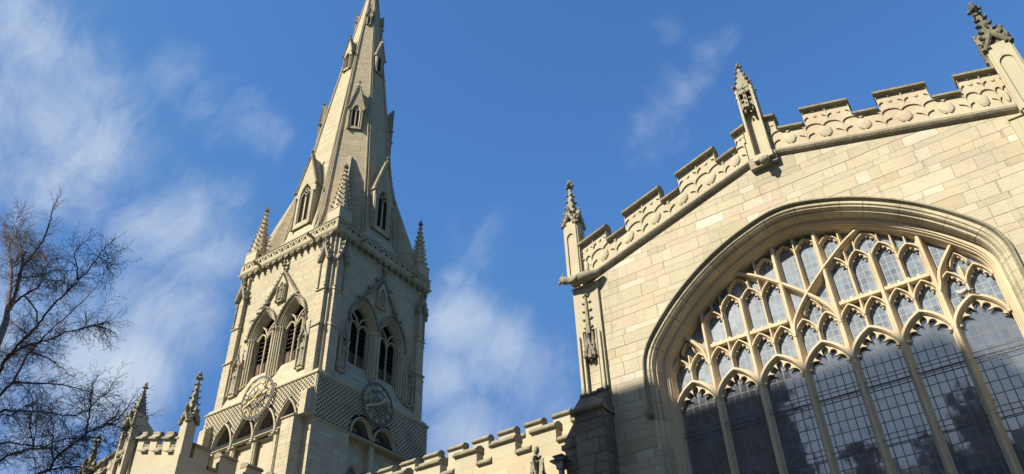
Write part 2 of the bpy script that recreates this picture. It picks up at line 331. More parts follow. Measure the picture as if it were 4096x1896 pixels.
class MB:
    def __init__(s, fr=WORLD, shear=None): s.v = []; s.f = []; s.fr = fr; s.sh = shear
    def P(s, u, z, d):
        if s.sh: z = z + s.sh(u)
        s.v.append(s.fr(u, z, d)); return len(s.v)-1
    def raw(s, p): s.v.append(Vector(p)); return len(s.v)-1
    def face(s, *i): s.f.append(tuple(i))
    def box(s, u0, u1, z0, z1, d0, d1):
        a = [s.P(u, z, d) for d in (d0, d1) for z in (z0, z1) for u in (u0, u1)]
        for q in ((0, 1, 3, 2), (5, 4, 6, 7), (0, 4, 5, 1), (2, 3, 7, 6), (0, 2, 6, 4), (1, 5, 7, 3)): s.face(*[a[i] for i in q])
        return s
    def hexa(s, pts):
        """8 points (u,z,d): bottom 4 then top 4, same winding"""
        a = [s.P(*p) for p in pts]
        for q in ((3, 2, 1, 0), (4, 5, 6, 7), (0, 1, 5, 4), (1, 2, 6, 5), (2, 3, 7, 6), (3, 0, 4, 7)): s.face(*[a[i] for i in q])
        return s
    def plate(s, outer, holes, d0, d1, back=True):
        loops = [outer]+list(holes)
        flat = [p for l in loops for p in l]
        tris = tessellate_polygon([[Vector((p[0], p[1], 0)) for p in l] for l in loops])
        a = [s.P(p[0], p[1], d0) for p in flat]
        for t in tris: s.face(*[a[i] for i in t])
        if d1 is None: return s
        b = [s.P(p[0], p[1], d1) for p in flat]
        if back:
            for t in tris: s.face(*[b[i] for i in reversed(t)])
        k = 0
        for l in loops:
            n = len(l)
            for i in range(n):
                j = (i+1) % n; s.face(a[k+i], a[k+j], b[k+j], b[k+i])
            k += n
        return s
    def sweep(s, path, prof, closed=False, closeprof=False, caps=True):
        n = len(path); rows = []
        for i in range(n):
            p = Vector(path[i])
            if closed: a, b = Vector(path[i-1]), Vector(path[(i+1) % n])
            else: a, b = Vector(path[max(i-1, 0)]), Vector(path[min(i+1, n-1)])
            t1 = (p-a) if (closed or i > 0) else (b-p); t2 = (b-p) if (closed or i < n-1) else (p-a)
            t1 = t1.normalized(); t2 = t2.normalized()
            n1 = Vector((-t1.y, t1.x)); n2 = Vector((-t2.y, t2.x)); nn = (n1+n2)
            if nn.length < 1e-6: nn = n1
            nn = nn.normalized(); k = 1/max(.35, nn.dot(n1))
            rows.append([s.P(p.x+nn.x*o*k, p.y+nn.y*o*k, d) for o, d in prof])
        m = len(prof)
        for i in range(n if closed else n-1):
            A, B = rows[i], rows[(i+1) % n]
            for j in range(m if closeprof else m-1):
                k = (j+1) % m; s.face(A[j], A[k], B[k], B[j])
        if caps and not closed and m > 2:
            s.face(*rows[0]); s.face(*reversed(rows[-1]))
        return s
    def tube(s, pts, rad, n=6, cap=True):
        """pts are world points"""
        rings = []; up = Vector((0.13, 0.21, 1)).normalized()
        for i, p in enumerate(pts):
            p = Vector(p); a = Vector(pts[max(i-1, 0)]); b = Vector(pts[min(i+1, len(pts)-1)])
            t = (b-a).normalized(); x = t.cross(up)
            if x.length < .05: x = t.cross(Vector((1, 0, 0)))
            x.normalize(); y = t.cross(x)
            r = rad[i] if hasattr(rad, '__len__') else rad
            rings.append([s.raw(p+x*cos(2*pi*k/n)*r+y*sin(2*pi*k/n)*r) for k in range(n)])
        for A, B in zip(rings, rings[1:]):
            for k in range(n): s.face(A[k], A[(k+1) % n], B[(k+1) % n], B[k])
        if cap: s.face(*reversed(rings[0])); s.face(*rings[-1])
        return s
    def ell(s, u, z, d, ru, rz, rd, nu=7, nv=5, jit=0.0):
        rows = []
        for i in range(1, nv):
            ph = pi*i/nv
            rows.append([s.P(u+ru*sin(ph)*cos(2*pi*k/nu)*(1+RNG.uniform(-jit, jit)), z+rz*cos(ph), d+rd*sin(ph)*sin(2*pi*k/nu)*(1+RNG.uniform(-jit, jit))) for k in range(nu)])
        t = s.P(u, z+rz, d); b = s.P(u, z-rz, d)
        for k in range(nu):
            s.face(t, rows[0][k], rows[0][(k+1) % nu]); s.face(b, rows[-1][(k+1) % nu], rows[-1][k])
        for A, B in zip(rows, rows[1:]):
            for k in range(nu): s.face(A[k], B[k], B[(k+1) % nu], A[(k+1) % nu])
        return s
    def shaft(s, u, d, z0, z1, r, n=8, cap=.07, base=.07):
        """round shaft with moulded capital and base"""
        prof = [(z0, r*1.7), (z0+base, r*1.6), (z0+base*1.5, r), (z1-cap*2.2, r), (z1-cap*1.9, r*1.35), (z1-cap*1.7, r*1.0), (z1-cap*.6, r*1.7), (z1, r*1.85)]
        rows = [[s.P(u+rr*cos(2*pi*k/n), z, d+rr*sin(2*pi*k/n)) for k in range(n)] for z, rr in prof]
        for A, B in zip(rows, rows[1:]):
            for k in range(n): s.face(A[k], A[(k+1) % n], B[(k+1) % n], B[k])
        s.face(*rows[-1]); s.face(*reversed(rows[0]))
        return s
    def frustum(s, u, d, z0, z1, r0, r1, n=4, ph=pi/4, cap=True):
        A = [s.P(u+r0*cos(ph+2*pi*k/n), z0, d+r0*sin(ph+2*pi*k/n)) for k in range(n)]
        if r1 < 1e-4:
            t = s.P(u, z1, d)
            for k in range(n): s.face(A[k], A[(k+1) % n], t)
        else:
            B = [s.P(u+r1*cos(ph+2*pi*k/n), z1, d+r1*sin(ph+2*pi*k/n)) for k in range(n)]
            for k in range(n): s.face(A[k], A[(k+1) % n], B[(k+1) % n], B[k])
            if cap: s.face(*B)
        if cap: s.face(*reversed(A))
        return s
    def crocket(s, u, z, d, du, dd, k=1.0):
        """a curled leaf leaning out in direction (du,dd)"""
        j = RNG.uniform(.85, 1.15)*k
        s.ell(u+du*.05*j, z-.01*j, d+dd*.05*j, .05*j+abs(du)*.045*j, .035*j, .05*j+abs(dd)*.045*j, 6, 4, .25)
        s.ell(u+du*.115*j, z+.035*j, d+dd*.115*j, .045*j, .05*j, .045*j, 6, 4, .25)
        return s
    def build(s, name, mat, parent=None, smooth=False):
        me = bpy.data.meshes.new(name)
        me.from_pydata([tuple(v) for v in s.v], [], s.f)
        bm = bmesh.new(); bm.from_mesh(me)
        bmesh.ops.recalc_face_normals(bm, faces=bm.faces)
        bm.to_mesh(me); bm.free()
        if smooth: me.polygons.foreach_set('use_smooth', [True]*len(me.polygons))
        me.materials.append(MT[mat] if isinstance(mat, str) else mat)
        o = bpy.data.objects.new(name, me); C.objects.link(o)
        if parent is not None: o.parent = parent
        return o

def tag(o, label, cat, group=None, kind=None):
    if label: o['label'] = label
    if cat: o['category'] = cat
    if group: o['group'] = group
    if kind: o['kind'] = kind
    return o
def thing(name, label, cat, loc=(0, 0, 0), group=None):
    """an Empty at the base of the thing; the parts are built in world coordinates and parented keeping place"""
    o = bpy.data.objects.new(name, None); C.objects.link(o); o.location = loc
    o.empty_display_size = .5
    return tag(o, label, cat, group)
def adopt(root):
    """shift the first-level parts so that world coordinates hold under an offset root"""
    for ch in root.children: ch.location = ch.location - root.location

# ------------------------------------------------------------------ curve helpers
def pointed(c, z0, a, h, n=10):
    R = (a*a+h*h)/(2*a); th = math.asin(min(1, h/R)) if h < R else pi - math.asin(min(1, h/R)) if a > R else math.asin(min(1, h/R))
    th = atan2(h, R-a)
    L = [(c-a+R-R*cos(th*i/n), z0+R*sin(th*i/n)) for i in range(n+1)]
    return L + [(2*c-x, z) for x, z in reversed(L[:-1])]
def fourc(c, z0, a, h, n=26, r1k=.42, th=radians(52)):
    r1 = r1k*a
    for _ in range(40):
        J = Vector((a-r1+r1*cos(th), r1*sin(th))); e = Vector((cos(th), sin(th)))
        A = Vector((0, h))-J; q = -2*A.dot(e)
        if q > 1e-6 and A.length_squared/q < 7*a: break
        th *= .9
    R = A.length_squared/q; cc = J-e*R
    n1 = n//3; pts = [(a-r1+r1*cos(th*i/n1), r1*sin(th*i/n1)) for i in range(n1+1)]
    a0 = atan2(J.y-cc.y, J.x-cc.x); a1 = atan2(h-cc.y, -cc.x)
    n2 = n-n1; pts += [(cc.x+R*cos(a0+(a1-a0)*i/n2), cc.y+R*sin(a0+(a1-a0)*i/n2)) for i in range(1, n2+1)]
    Rt = [(c+x, z0+z) for x, z in pts]; Lf = [(c-x, z0+z) for x, z in pts]
    return Lf + list(reversed(Rt[:-1]))
def resample(path, n):
    P = [Vector(p) for p in path]; L = [0]
    for a, b in zip(P, P[1:]): L.append(L[-1]+(b-a).length)
    out = []; k = 0
    for i in range(n+1):
        t = L[-1]*i/n
        while k < len(L)-2 and L[k+1] < t: k += 1
        f = 0 if L[k+1] == L[k] else (t-L[k])/(L[k+1]-L[k]); out.append(P[k].lerp(P[k+1], min(1, f)))
    return out
def foiled(path, n, depth, sub=6, base=.0):
    """cusped opening following an arch path: n lobes inset by base, cusps pointing inwards by a further depth"""
    K = resample(path, n)
    zlo = min(p.y for p in K); zhi = max(p.y for p in K)
    cen = Vector((sum(p.x for p in K)/len(K), zlo+.22*(zhi-zlo)))
    fine = resample(path, n*sub); out = []
    for i in range(n*sub+1):
        t = (i % sub)/sub; q = fine[i]; inw = (cen-q).normalized()
        lob = 1-sqrt(max(0.0, 1-(2*t-1)**2))
        seg = min(i//sub, n-1)
        end = (seg == 0 and t < .5) or (seg == n-1 and t > .5) or i == n*sub
        k = base+depth*lob*(.35 if end else 1.0)
        out.append(q+inw*k)
    return [(p.x, p.y) for p in out]
def phead(c, z0, a, h, n=16):
    """head of a light: quick curve at the springing, nearly straight to the point"""
    A = resample(fourc(c, z0, a, h, n, .34, radians(44)), n); B = resample(pointed(c, z0, a, h, n//2), n)
    return [((p.x+q.x)/2, (p.y+q.y)/2) for p, q in zip(A, B)]
def circ(c, z, r, n=24, a0=0, a1=2*pi): return [(c+r*cos(a0+(a1-a0)*i/n), z+r*sin(a0+(a1-a0)*i/n)) for i in range(n)]
def quatre(c, z, r, k=.58, n=40, ph=pi/4):
    """four round lobes on the diagonals; lobes reach r along x and z"""
    out = []; cd, cr = .68, .485
    for i in range(n):
        a = 2*pi*i/n+.01; th = (a-ph+pi/4) % (pi/2)-pi/4
        rho = cd*cos(th)+sqrt(max(0.0, cr*cr-(cd*sin(th))**2))
        out.append((c+r*rho*cos(a), z+r*rho*sin(a)))
    return out
def blend(a, b, t): return a+(b-a)*t

def offset(path, o):
    out = []; n = len(path)
    for i, p in enumerate(path):
        p = Vector(p); a = Vector(path[max(i-1, 0)]); b = Vector(path[min(i+1, n-1)])
        t1 = (p-a).normalized() if i > 0 else (b-p).normalized(); t2 = (b-p).normalized() if i < n-1 else t1
        nn = Vector((-t1.y, t1.x))+Vector((-t2.y, t2.x)); nn.normalize()
        k = 1/max(.5, nn.dot(Vector((-t1.y, t1.x))))
        out.append((p.x+nn.x*o*k, p.y+nn.y*o*k))
    return out
def catmull(P, n=8):
    P = [Vector(p) for p in P]; Q = [2*P[0]-P[1]]+P+[2*P[-1]-P[-2]]; out = []
    for i in range(1, len(Q)-2):
        a, b, c, d = Q[i-1:i+3]
        for j in range(n):
            t = j/n; out.append(.5*((2*b)+(c-a)*t+(2*a-5*b+4*c-d)*t*t+(3*b-a-3*c+d)*t**3))
    out.append(P[-1]); return out
def c2(P, n=6): return [(p.x, p.y) for p in catmull([Vector((a, b, 0)) for a, b in P], n)]

# ------------------------------------------------------------------ ground and street (below the frame)
def flat(name, mat, x0, x1, y0, y1, z):
    o = MB().box(x0, x1, z-.4, z, y0, y1).build(name, mat); o['kind'] = 'structure'; return o
flat('ground', 'grass', -1500, 1500, -1500, 1500, -.02)
flat('road', 'asphalt', -90, 70, -7.0, -2.0, 0.0)
flat('pavement', 'pavement', -90, 70, -1.9, 60, .10)

# ------------------------------------------------------------------ shared carved pieces
def spirelet(mb, fu, fd, z0, z1, w, n=4, step=.34, k=1.0, cone=False):
    """crocketed pyramid; edges carry crockets"""
    fr, mb.fr = mb.fr, mb.fr
    ph = pi/4 if n == 4 else pi/8; r = w/2/cos(pi/n)
    mb.frustum(fu, fd, z0, z1, r, .035*k, n, ph)
    z = z0+step*.5
    while z < z1-step*.45:
        t = (z-z0)/(z1-z0); rr = r*(1-t)
        for j in range(n):
            a = ph+2*pi*j/n
            mb.crocket(fu+rr*cos(a), z, fd+rr*sin(a), cos(a), sin(a), k*(1-.25*t))
        z += step
def finial(mb, u, d, z, k=1.0):
    mb.frustum(u, d, z-.12*k, z+.30*k, .04*k, .035*k, 6, 0)
    for a in range(4):
        c, s = cos(a*pi/2), sin(a*pi/2)
        mb.ell(u+c*.11*k, z+.08*k, d+s*.11*k, .085*k, .055*k, .085*k, 6, 4, .25)
        mb.ell(u+c*.05*k, z+.25*k, d+s*.05*k, .05*k, .05*k, .05*k, 6, 4, .2)
    mb.ell(u, z+.33*k, d, .07*k, .08*k, .07*k, 6, 4, .2)
def gablet_face(mb, w, z0, h, d, th=.09, k=1.0, crock=True):
    """crocketed ogee gable in the current frame centred on u=0"""
    a = w/2
    P = c2([(-a, z0), (-a*.62, z0+h*.28), (-a*.22, z0+h*.62), (0, z0+h)], 4)
    path = P+[(-x, z) for x, z in reversed(P[:-1])]
    mb.sweep(path, [(-.10*k, d+th), (-.10*k, d-.02), (-.05*k, d-.07*k), (.03*k, d-.07*k), (.05*k, d+th)], closeprof=True)
    if crock:
        for x, z in resample(path, 8)[1:-1]:
            if abs(x) > .05: mb.crocket(x, z, d-.02, (1 if x > 0 else -1)*.8, -.3, k*.8)
        mb.ell(0, z0+h+.06*k, d-.02, .06*k, .10*k, .06*k, 6, 4, .2)
def face_frames(cx, cy, h):
    return [Fr((cx, cy-h, 0), (1, 0, 0), (0, 1, 0)), Fr((cx+h, cy, 0), (0, 1, 0), (-1, 0, 0)),
            Fr((cx, cy+h, 0), (-1, 0, 0), (0, -1, 0)), Fr((cx-h, cy, 0), (0, -1, 0), (1, 0, 0))]
def pinnacle(parent, cx, cy, z0, zs, zt, w, mshaft, mtop, k=1.0, step=.34, panel=True, gh=None):
    mb = MB(); h = w/2
    mb.box(cx-h, cx+h, z0, zs, cy-h, cy+h)
    if panel:
        for fr in face_frames(cx, cy, h):
            mb.fr = fr; r = h*.62
            arch = pointed(0, zs-(zs-z0)*.22-r, r, r*1.3, 5)
            out = [(-h, z0+.1), (h, z0+.1), (h, zs), (-h, zs)]
            hole = [(-r, z0+.25)]+arch+[(r, z0+.25)]
            mb.plate(out, [hole], -.045, .01)
    s = mb.build('shaft', mshaft, parent)
    mb = MB(); gh = gh or w*1.5
    for fr in face_frames(cx, cy, h):
        mb.fr = fr; gablet_face(mb, w*1.25, zs-.12, gh, -.04, th=.14, k=k*.9)
    mb.fr = WORLD
    spirelet(mb, cx, cy, zs, zt-.25*k, w*.86, 4, step, k)
    mb.build('spirelet', mtop, parent)
    mb = MB(); finial(mb, cx, cy, zt-.3*k, k); mb.build('finial', mtop, parent)
    return s
CAP_PROF = [(0, .40), (0, .0), (.02, -.09), (.07, -.10), (.10, -.03), (.15, -.01), (.19, .06), (.24, .22), (.20, .40)]
def cap(mb, u0, u1, z, d, k=1.0, ends=.03):
    mb.sweep([(u0-ends, z), (u1+ends, z)], [(a*k, d+b*(k if b < 0 else 1)) for a, b in CAP_PROF], closeprof=True)

# ------------------------------------------------------------------ TRANSEPT
WX, GX = -3.52, -3.50      # window centre, gable centre
YW, YT = 19.30, 20.0       # wall face, tracery face
tr = thing('church_transept', 'big pale stone gable end with a huge pointed tracery window and sloping battlements', 'church wing', (GX, YW, 0))
arch0 = fourc(WX, 12.38, 4.43, 3.36, 54, .30, radians(38))
_a = [Vector(p) for p in arch0]
for _ in range(14):
    _a = [_a[0]]+[(_a[i-1]+_a[i]*2+_a[i+1])/4 if abs(_a[i].x-WX) < 1.3 else _a[i] for i in range(1, len(_a)-1)]+[_a[-1]]
arch0 = [(p.x, p.y) for p in _a]
path0 = [(WX-4.42, 5.2)]+arch0+[(WX+4.42, 5.2)]
hole = offset(path0, .34)
gz = lambda u: 18.13-.305*abs(u-GX)
mb = MB()
wall = [(-10.30, 0), (3.35, 0), (3.35, gz(3.35)+.1), (GX, gz(GX)+.1), (-10.30, gz(-10.3)+.1)]
mb.plate(wall, [hole], YW, YW+1.3)
mb.build('wall', 'transept', tr)
for q_ in ((-10.25, -9.9), (3.0, 3.33)): MB().box(q_[0], q_[1], 0, 16.0, YW+1.3, 34).build('side_wall', 'transept', tr)
# roof behind the parapet, low lead
mb = MB(); mb.hexa([(-9.9, 15.6, 19.9), (GX, 17.7, 19.9), (GX, 17.7, 34), (-9.9, 15.6, 34), (-9.9, 15.7, 19.9), (GX, 17.8, 19.9), (GX, 17.8, 34), (-9.9, 15.7, 34)])
mb.hexa([(GX, 17.7, 19.9), (3.2, 15.6, 19.9), (3.2, 15.6, 34), (GX, 17.7, 34), (GX, 17.8, 19.9), (3.2, 15.7, 19.9), (3.2, 15.7, 34), (GX, 17.8, 34)])
mb.build('roof', 'lead', tr)
# arch mouldings (voussoirs in the material)
mb = MB()
mb.sweep(path0, [(.35, YW+.01), (.33, YW-.012), (.27, YW+.0), (.255, YW+.04), (.22, YW+.06), (.20, YW+.04), (.175, YW+.09), (.16, YW+.16), (.13, YW+.18), (.11, YW+.17), (.085, YW+.24), (.07, YW+.32), (.06, YW+.36), (.08, YW+.40)], caps=False)
mb.build('window_arch', 'arch', tr)
mb = MB()
hp = [(WX-4.42, 11.15)]+[p for p in arch0]
hp = [(WX-4.42, 11.2)]+arch0+[(WX+4.42, 11.2)]
mb.sweep(hp, [(.47, YW+.02), (.47, YW-.04), (.445, YW-.10), (.395, YW-.11), (.365, YW-.03), (.35, YW+.02)], closeprof=True)
for s_ in (-1, 1):
    mb.ell(WX+s_*4.84, 11.12, YW-.07, .12, .16, .12, 7, 6, .2)
mb.build('hood_mould', 'carved_grey', tr)
win = MB().sweep(path0, [(.08, YW+.40), (.075, YW+.45), (.06, YW+.465), (-.03, YW+.485), (-.04, YW+.53), (-.07, YW+.54), (-.08, YW+.60), (-.11, YW+.62), (-.12, YW+.74), (-.145, YW+.76), (-.145, YW+1.0)], caps=False).build('window', 'tracery', tr)
b = 1.235
MAJ = [(-.125, YT+.27), (-.115, YT+.22), (-.075, YT+.15), (-.06, YT+.05), (-.025, YT-.01), (.025, YT-.01), (.06, YT+.05), (.075, YT+.15), (.115, YT+.22), (.125, YT+.27)]
MED = [(-.068, YT+.27), (-.064, YT+.20), (-.036, YT+.13), (-.018, YT+.03), (.018, YT+.03), (.036, YT+.13), (.064, YT+.20), (.068, YT+.27)]
MIN_ = [(-.046, YT+.27), (-.042, YT+.22), (-.025, YT+.15), (-.013, YT+.09), (.013, YT+.09), (.025, YT+.15), (.042, YT+.22), (.046, YT+.27)]
TC = -3.555
EPS = 0.0
def dsh(prof, e): return [(o*(1+e*2.5), d+e) for o, d in prof]
def ztop(x):
    best = 12.4
    for (x0, z0), (x1, z1) in zip(arch0, arch0[1:]):
        if x0 <= x <= x1: best = z0+(z1-z0)*(x-x0)/(x1-x0+1e-9)
    return best
arcB = c2([(-.617, 12.42), (-.50, 12.91), (0, 13.58), (.69, 14.24), (1.40, 14.80), (2.05, 15.14)], 6)
arcL = c2([(3.09, 12.40), (3.165, 12.60), (3.30, 13.02), (3.80, 13.66)], 6)
def arcz(x):      # height of arc B at relative x
    for (x0, z0), (x1, z1) in zip(arcB, arcB[1:]):
        if x0 <= x <= x1: return z0+(z1-z0)*(x-x0)/(x1-x0+1e-9)
    return None
for k in (-2.5, -1.5, -.5, .5, 1.5, 2.5):
    x = TC+k*b; mb = MB()
    top = ztop(x) if abs(k) < 1 else (12.6 if abs(k) == 2.5 else 13.0)
    if abs(k) == 2.5: top = ztop(x)
    if abs(k) == 1.5: top = 14.15
    mb.sweep([(x, 5.2), (x, top)], MAJ, closeprof=True); mb.build('mullion', 'tracery', win)
def head(mb, cx, zs, a, h, foils, dep, prof, dd=.13, th=.055):
    global EPS
    EPS = (EPS+.0017) % .0136
    p = phead(cx, zs, a, h, 16)
    mb.sweep(p, dsh(prof, EPS-.008), closeprof=True)
    hwp = max(o for o, d in prof)
    f = foiled(p, foils, dep, 8, hwp*.80)
    inn = phead(cx, zs, a-.02, h-.02, 16)
    mb.plate(inn+list(reversed(f)), [], YT+dd+EPS*.5, YT+dd+th)
mb = MB()
for i in range(7):
    cx = TC+(i-3)*b
    head(mb, cx, 11.36, b/2-.01, .70, 5, .20, MAJ, .10, .07)
mb.build('light_heads', 'tracery', win)
mb = MB()
for s_ in (-1, 1):
    mb.sweep([(TC+s_*x, z) for x, z in arcB], dsh(MAJ, -.014-.002*s_), closeprof=True)
    mb.sweep([(TC+s_*x, z) for x, z in arcL], dsh(MAJ, -.012), closeprof=True)
mb.build('crossing_arches', 'tracery', win)
sub = MB()
for i in range(7):
    cx = TC+(i-3)*b
    sub.sweep([(cx, 12.0), (cx, 12.92 if i != 3 else 12.6)], dsh(MED, .011), closeprof=True)
    for s_ in (-1, 1):
        head(sub, cx+s_*b/4, 12.44, b/4-.005, .44, 5, .085, MED, .12, .06)
# transoms with tiny battlements over lights 2-3 and 5-6
for s_ in (-1, 1):
    u0, u1 = sorted((TC+s_*.5*b, TC+s_*2.5*b))
    sub.box(u0+.1, u1-.1, 12.93, 13.03, YT+.04, YT+.27)
    n = 18
    for j in range(n):
        x = u0+.14+(u1-u0-.28)*(j+.5)/n
        if j % 2 == 0: sub.box(x-.035, x+.035, 13.03, 13.085, YT+.05, YT+.16)
    # second tier
    for q in (1, 2):
        xc = TC+s_*q*b
        for e in (-1, 1):
            x = xc+e*b/4
            lim = ztop(x)
            if abs(x-TC) > 2.6: head(sub, x, 13.70, b/4-.005, .36, 5, .08, MED, .12, .06)
            else: head(sub, x, 13.98, b/4-.005, .42, 5, .085, MED, .12, .06)
        sub.sweep([(xc, 13.03), (xc, 14.15)], dsh(MED, .011), closeprof=True)
    # third tier: little verticals and a cusped lozenge under the sub-arch
    for x, z0 in ((2.16, 14.38), (1.54, 14.38), (2.47, 14.1), (1.235, 14.1), (2.78, 13.98)):
        X = TC+s_*x; a_ = arcz(x) if x < 1.8 else None
        zt = min(ztop(X), a_ if a_ else 99)
        if zt > z0+.05: sub.sweep([(X, z0), (X, zt)], MIN_, closeprof=True)
    head(sub, TC+s_*1.85, 14.55, .30, .32, 5, .07, MIN_, .16, .05)
    # lights between the crossing arches and the head of the window
    for x, zs in ((.309, 15.02), (.93, 14.86)):
        X = TC+s_*x
        head(sub, X, zs, b/4-.01, .36, 5, .07, MIN_, .16, .05)
    X = TC+s_*1.235; sub.sweep([(X, arcz(1.235)), (X, ztop(X))], dsh(MED, .011), closeprof=True)
sub.sweep([(TC, 13.6), (TC, ztop(TC))], dsh(MED, .009), closeprof=True)
head(sub, TC, 13.02, .24, .42, 5, .08, MIN_, .16, .05)
for s_ in (-1, 1):
    head(sub, TC+s_*3.72, 13.02, .20, .34, 5, .06, MIN_, .16, .05)
sub.build('tracery', 'tracery', win)
# cusp-filled borders just inside the arch
mb = MB()
bd = offset(arch0[4:-4], -.14)
for i in range(7):
    pass
gl = [(WX-4.4, 11.55)]+offset(arch0, -.05)+[(WX+4.4, 11.55)]
mb = MB(); mb.plate(gl, [], YT+.245, YT+.26); mb.build('upper_glazing', 'glass_up', win)
for i in range(7):
    cx = TC+(i-3)*b
    mb = MB(); pp = [(cx-b/2, 5.2)]+phead(cx, 11.37, b/2-.01, .69)+[(cx+b/2, 5.2)]
    mb.plate(pp, [], YT+.225, YT+.243); mb.build('guarded_light', 'glass_low', win)
# saddle bars held off the glass
for i in range(7):
    cx = TC+(i-3)*b
    for z in (10.62, 10.50, 9.1, 7.6, 6.1):
        MB().tube([(cx-b/2+.07, YT+.06, z), (cx+b/2-.07, YT+.06, z)], .013, 4).build('guard_bar', 'iron', win)
mb = MB(); mb.box(-10, 3, 5.3, 15, 21.6, 21.8); mb.build('dark_interior', 'void', tr)
mb = MB(); mb.hexa([(-8.2, 4.9, 19.2), (1.2, 4.9, 19.2), (1.2, 4.9, 20.5), (-8.2, 4.9, 20.5), (-8.2, 5.0, 19.2), (1.2, 5.0, 19.2), (1.2, 5.5, 20.4), (-8.2, 5.5, 20.4)]); mb.build('sill', 'carved', tr)

# parapet: string course, panelled face, merlons and copings following the rake
mb = MB(shear=gz)
for u0, u1 in ((-10.05, GX-.1), (GX+.1, 3.2)):
    mb.sweep([(u0, 0), (u1, 0)], [(-.03, YW+.05), (-.04, YW-.03), (.0, YW-.11), (.06, YW-.16), (.12, YW-.15), (.18, YW-.05), (.20, YW+.05)], closeprof=True)
mb.box(GX-.42, GX+.42, -.30, .10, YW-.19, YW+.05)
mb.build('string_course', 'carved_grey', tr)
mb = MB(shear=gz)
YP = YW-.06
merl = [(-10.05, -9.02), (-8.28, -6.95), (-6.25, -4.92), (-4.20, -2.85), (-2.05, -.76), (-.04, 1.23), (1.95, 2.95)]
mb.box(-10.05, GX, .18, .96, YP+.045, YP+.40); mb.box(GX, 2.95, .18, .96, YP+.045, YP+.40)
for u0, u1 in merl:
    if u0 < GX < u1: mb.box(u0+.02, GX, .96, 1.52, YP+.045, YP+.40); mb.box(GX, u1-.02, .96, 1.52, YP+.045, YP+.40)
    else: mb.box(u0, u1, .96, 1.52, YP+.045, YP+.40)
mb.build('parapet_body', 'pink', tr)
mb = MB(shear=gz)
def quat_hole(c, z, ru, rz): return [(c+x*ru, z+y*rz) for x, y in quatre(0, 0, 1.0, .42)]
def cells(mb, lst, v0, v1, boss):
    for u0, u1 in lst:
        c, cz = (u0+u1)/2, (v0+v1)/2
        mb.plate([(u0, v0), (u1, v0), (u1, v1), (u0, v1)], [quat_hole(c, cz, (u1-u0)*.5, (v1-v0)*.5)], YP, YP+.05)
        if boss: mb.ell(c, cz-.01, YP+.03, (u1-u0)*.19, (v1-v0)*.30, .055, 9, 6, .10)
        else: mb.ell(c, cz, YP+.04, .06, .06, .035, 6, 4, .2)
lo = []
e = [-10.05, -9.65, -8.72, -7.72, -6.72, -5.72, -4.72, -3.92]
lo += list(zip(e, e[1:]))
e = [-3.08, -2.1, -1.08, -.06, .96, 1.95, 2.62, 2.95]
lo += list(zip(e, e[1:]))
for sd in (-1, 1):
    mb = MB(shear=gz)
    cells(mb, [q for q in lo if (q[0]-GX)*sd > 0], .20, .93, True)
    for u0, u1 in merl:
        if u0 < GX < u1: cells(mb, [(u0+.02, GX-.37)] if sd < 0 else [(GX+.37, u1-.02)], .93, 1.51, False)
        elif (u0-GX)*sd > 0:
            m_ = (u0+u1)/2; cells(mb, [(u0, m_), (m_, u1)], .93, 1.51, False)
    mb.build('parapet_panels', 'pink', tr)
for u0, u1 in merl:
    mb = MB(shear=gz)
    for q_ in ([(u0, GX-.3), (GX+.3, u1)] if u0 < GX < u1 else [(u0, u1)]):
        mb = MB(shear=gz); cap(mb, q_[0], q_[1], 1.47, YP, 1.28); mb.build('merlon_cap', 'cap', tr)
for (a0, a1), (b0, b1) in zip(merl, merl[1:]):
    mb = MB(shear=gz); cap(mb, a1+.03, b0-.03, .90, YP+.0, 1.15, -.01); mb.build('embrasure_cap', 'cap', tr)
# pinnacles
pinnacle(tr, -10.28, YW+.10, 16.30, 18.75, 20.75, .46, 'smooth', 'carved_grey', .95, .30)
pinnacle(tr, 3.17, YW+.0, 15.9, 18.35, 20.3, .54, 'smooth', 'carved_dark', 1.05, .27)
# middle pinnacle: niched shaft, pierced canopy, short spirelet
px, py = -3.44, YW-.08
mb = MB()
mb.box(px-.28, px-.21, 18.05, 20.95, py-.22, py+.25); mb.box(px+.21, px+.28, 18.05, 20.95, py-.22, py+.25)
mb.box(px-.23, px+.23, 18.05, 20.9, py+.10, py+.26); mb.box(px-.30, px+.30, 17.85, 18.05, py-.24, py+.3)
for a_ in range(5):
    th0 = pi*(a_)/5; th1 = pi*(a_+1)/5
    q = [(px-.23*cos(th0), py+.10-.03), (px-.23*cos(th1), py+.10-.03)]
mb.build('shaft', 'smooth', tr)
mb = MB()
mb.plate([(px-.23, 19.95), (px-.12, 20.18), (px, 20.02), (px+.12, 20.18), (px+.23, 19.95), (px+.23, 20.95), (px-.23, 20.95)],
         [quat_hole(px-.11, 20.62, .08, .16), quat_hole(px+.11, 20.62, .08, .16), quat_hole(px-.11, 20.36, .06, .07), quat_hole(px+.11, 20.36, .06, .07)], py-.20, py-.10)
mb.hexa([(px-.06, 20.0, py-.34), (px+.06, 20.0, py-.34), (px+.06, 20.0, py-.18), (px-.06, 20.0, py-.18), (px-.04, 21.15, py-.20), (px+.04, 21.15, py-.20), (px+.04, 21.15, py-.1), (px-.04, 21.15, py-.1)])
for z in (20.15, 20.4, 20.65, 20.9): mb.crocket(px, z, py-.30+(z-20.15)*.1, 0, -1, .55)
for e_ in (-1, 1):
    mb.ell(px+e_*.12, 19.98, py-.16, .04, .09, .04, 6, 4)
    for z in (20.3, 20.55, 20.8, 21.0): mb.crocket(px+e_*.27, z, py-.2, e_*.6, -.5, .5)
spirelet(mb, px, py+.02, 20.95, 22.15, .48, 4, .26, .85)
mb.build('canopy', 'carved_grey', tr)
mb = MB(); finial(mb, px, py+.02, 22.08, .7); mb.build('finial', 'carved_grey', tr)
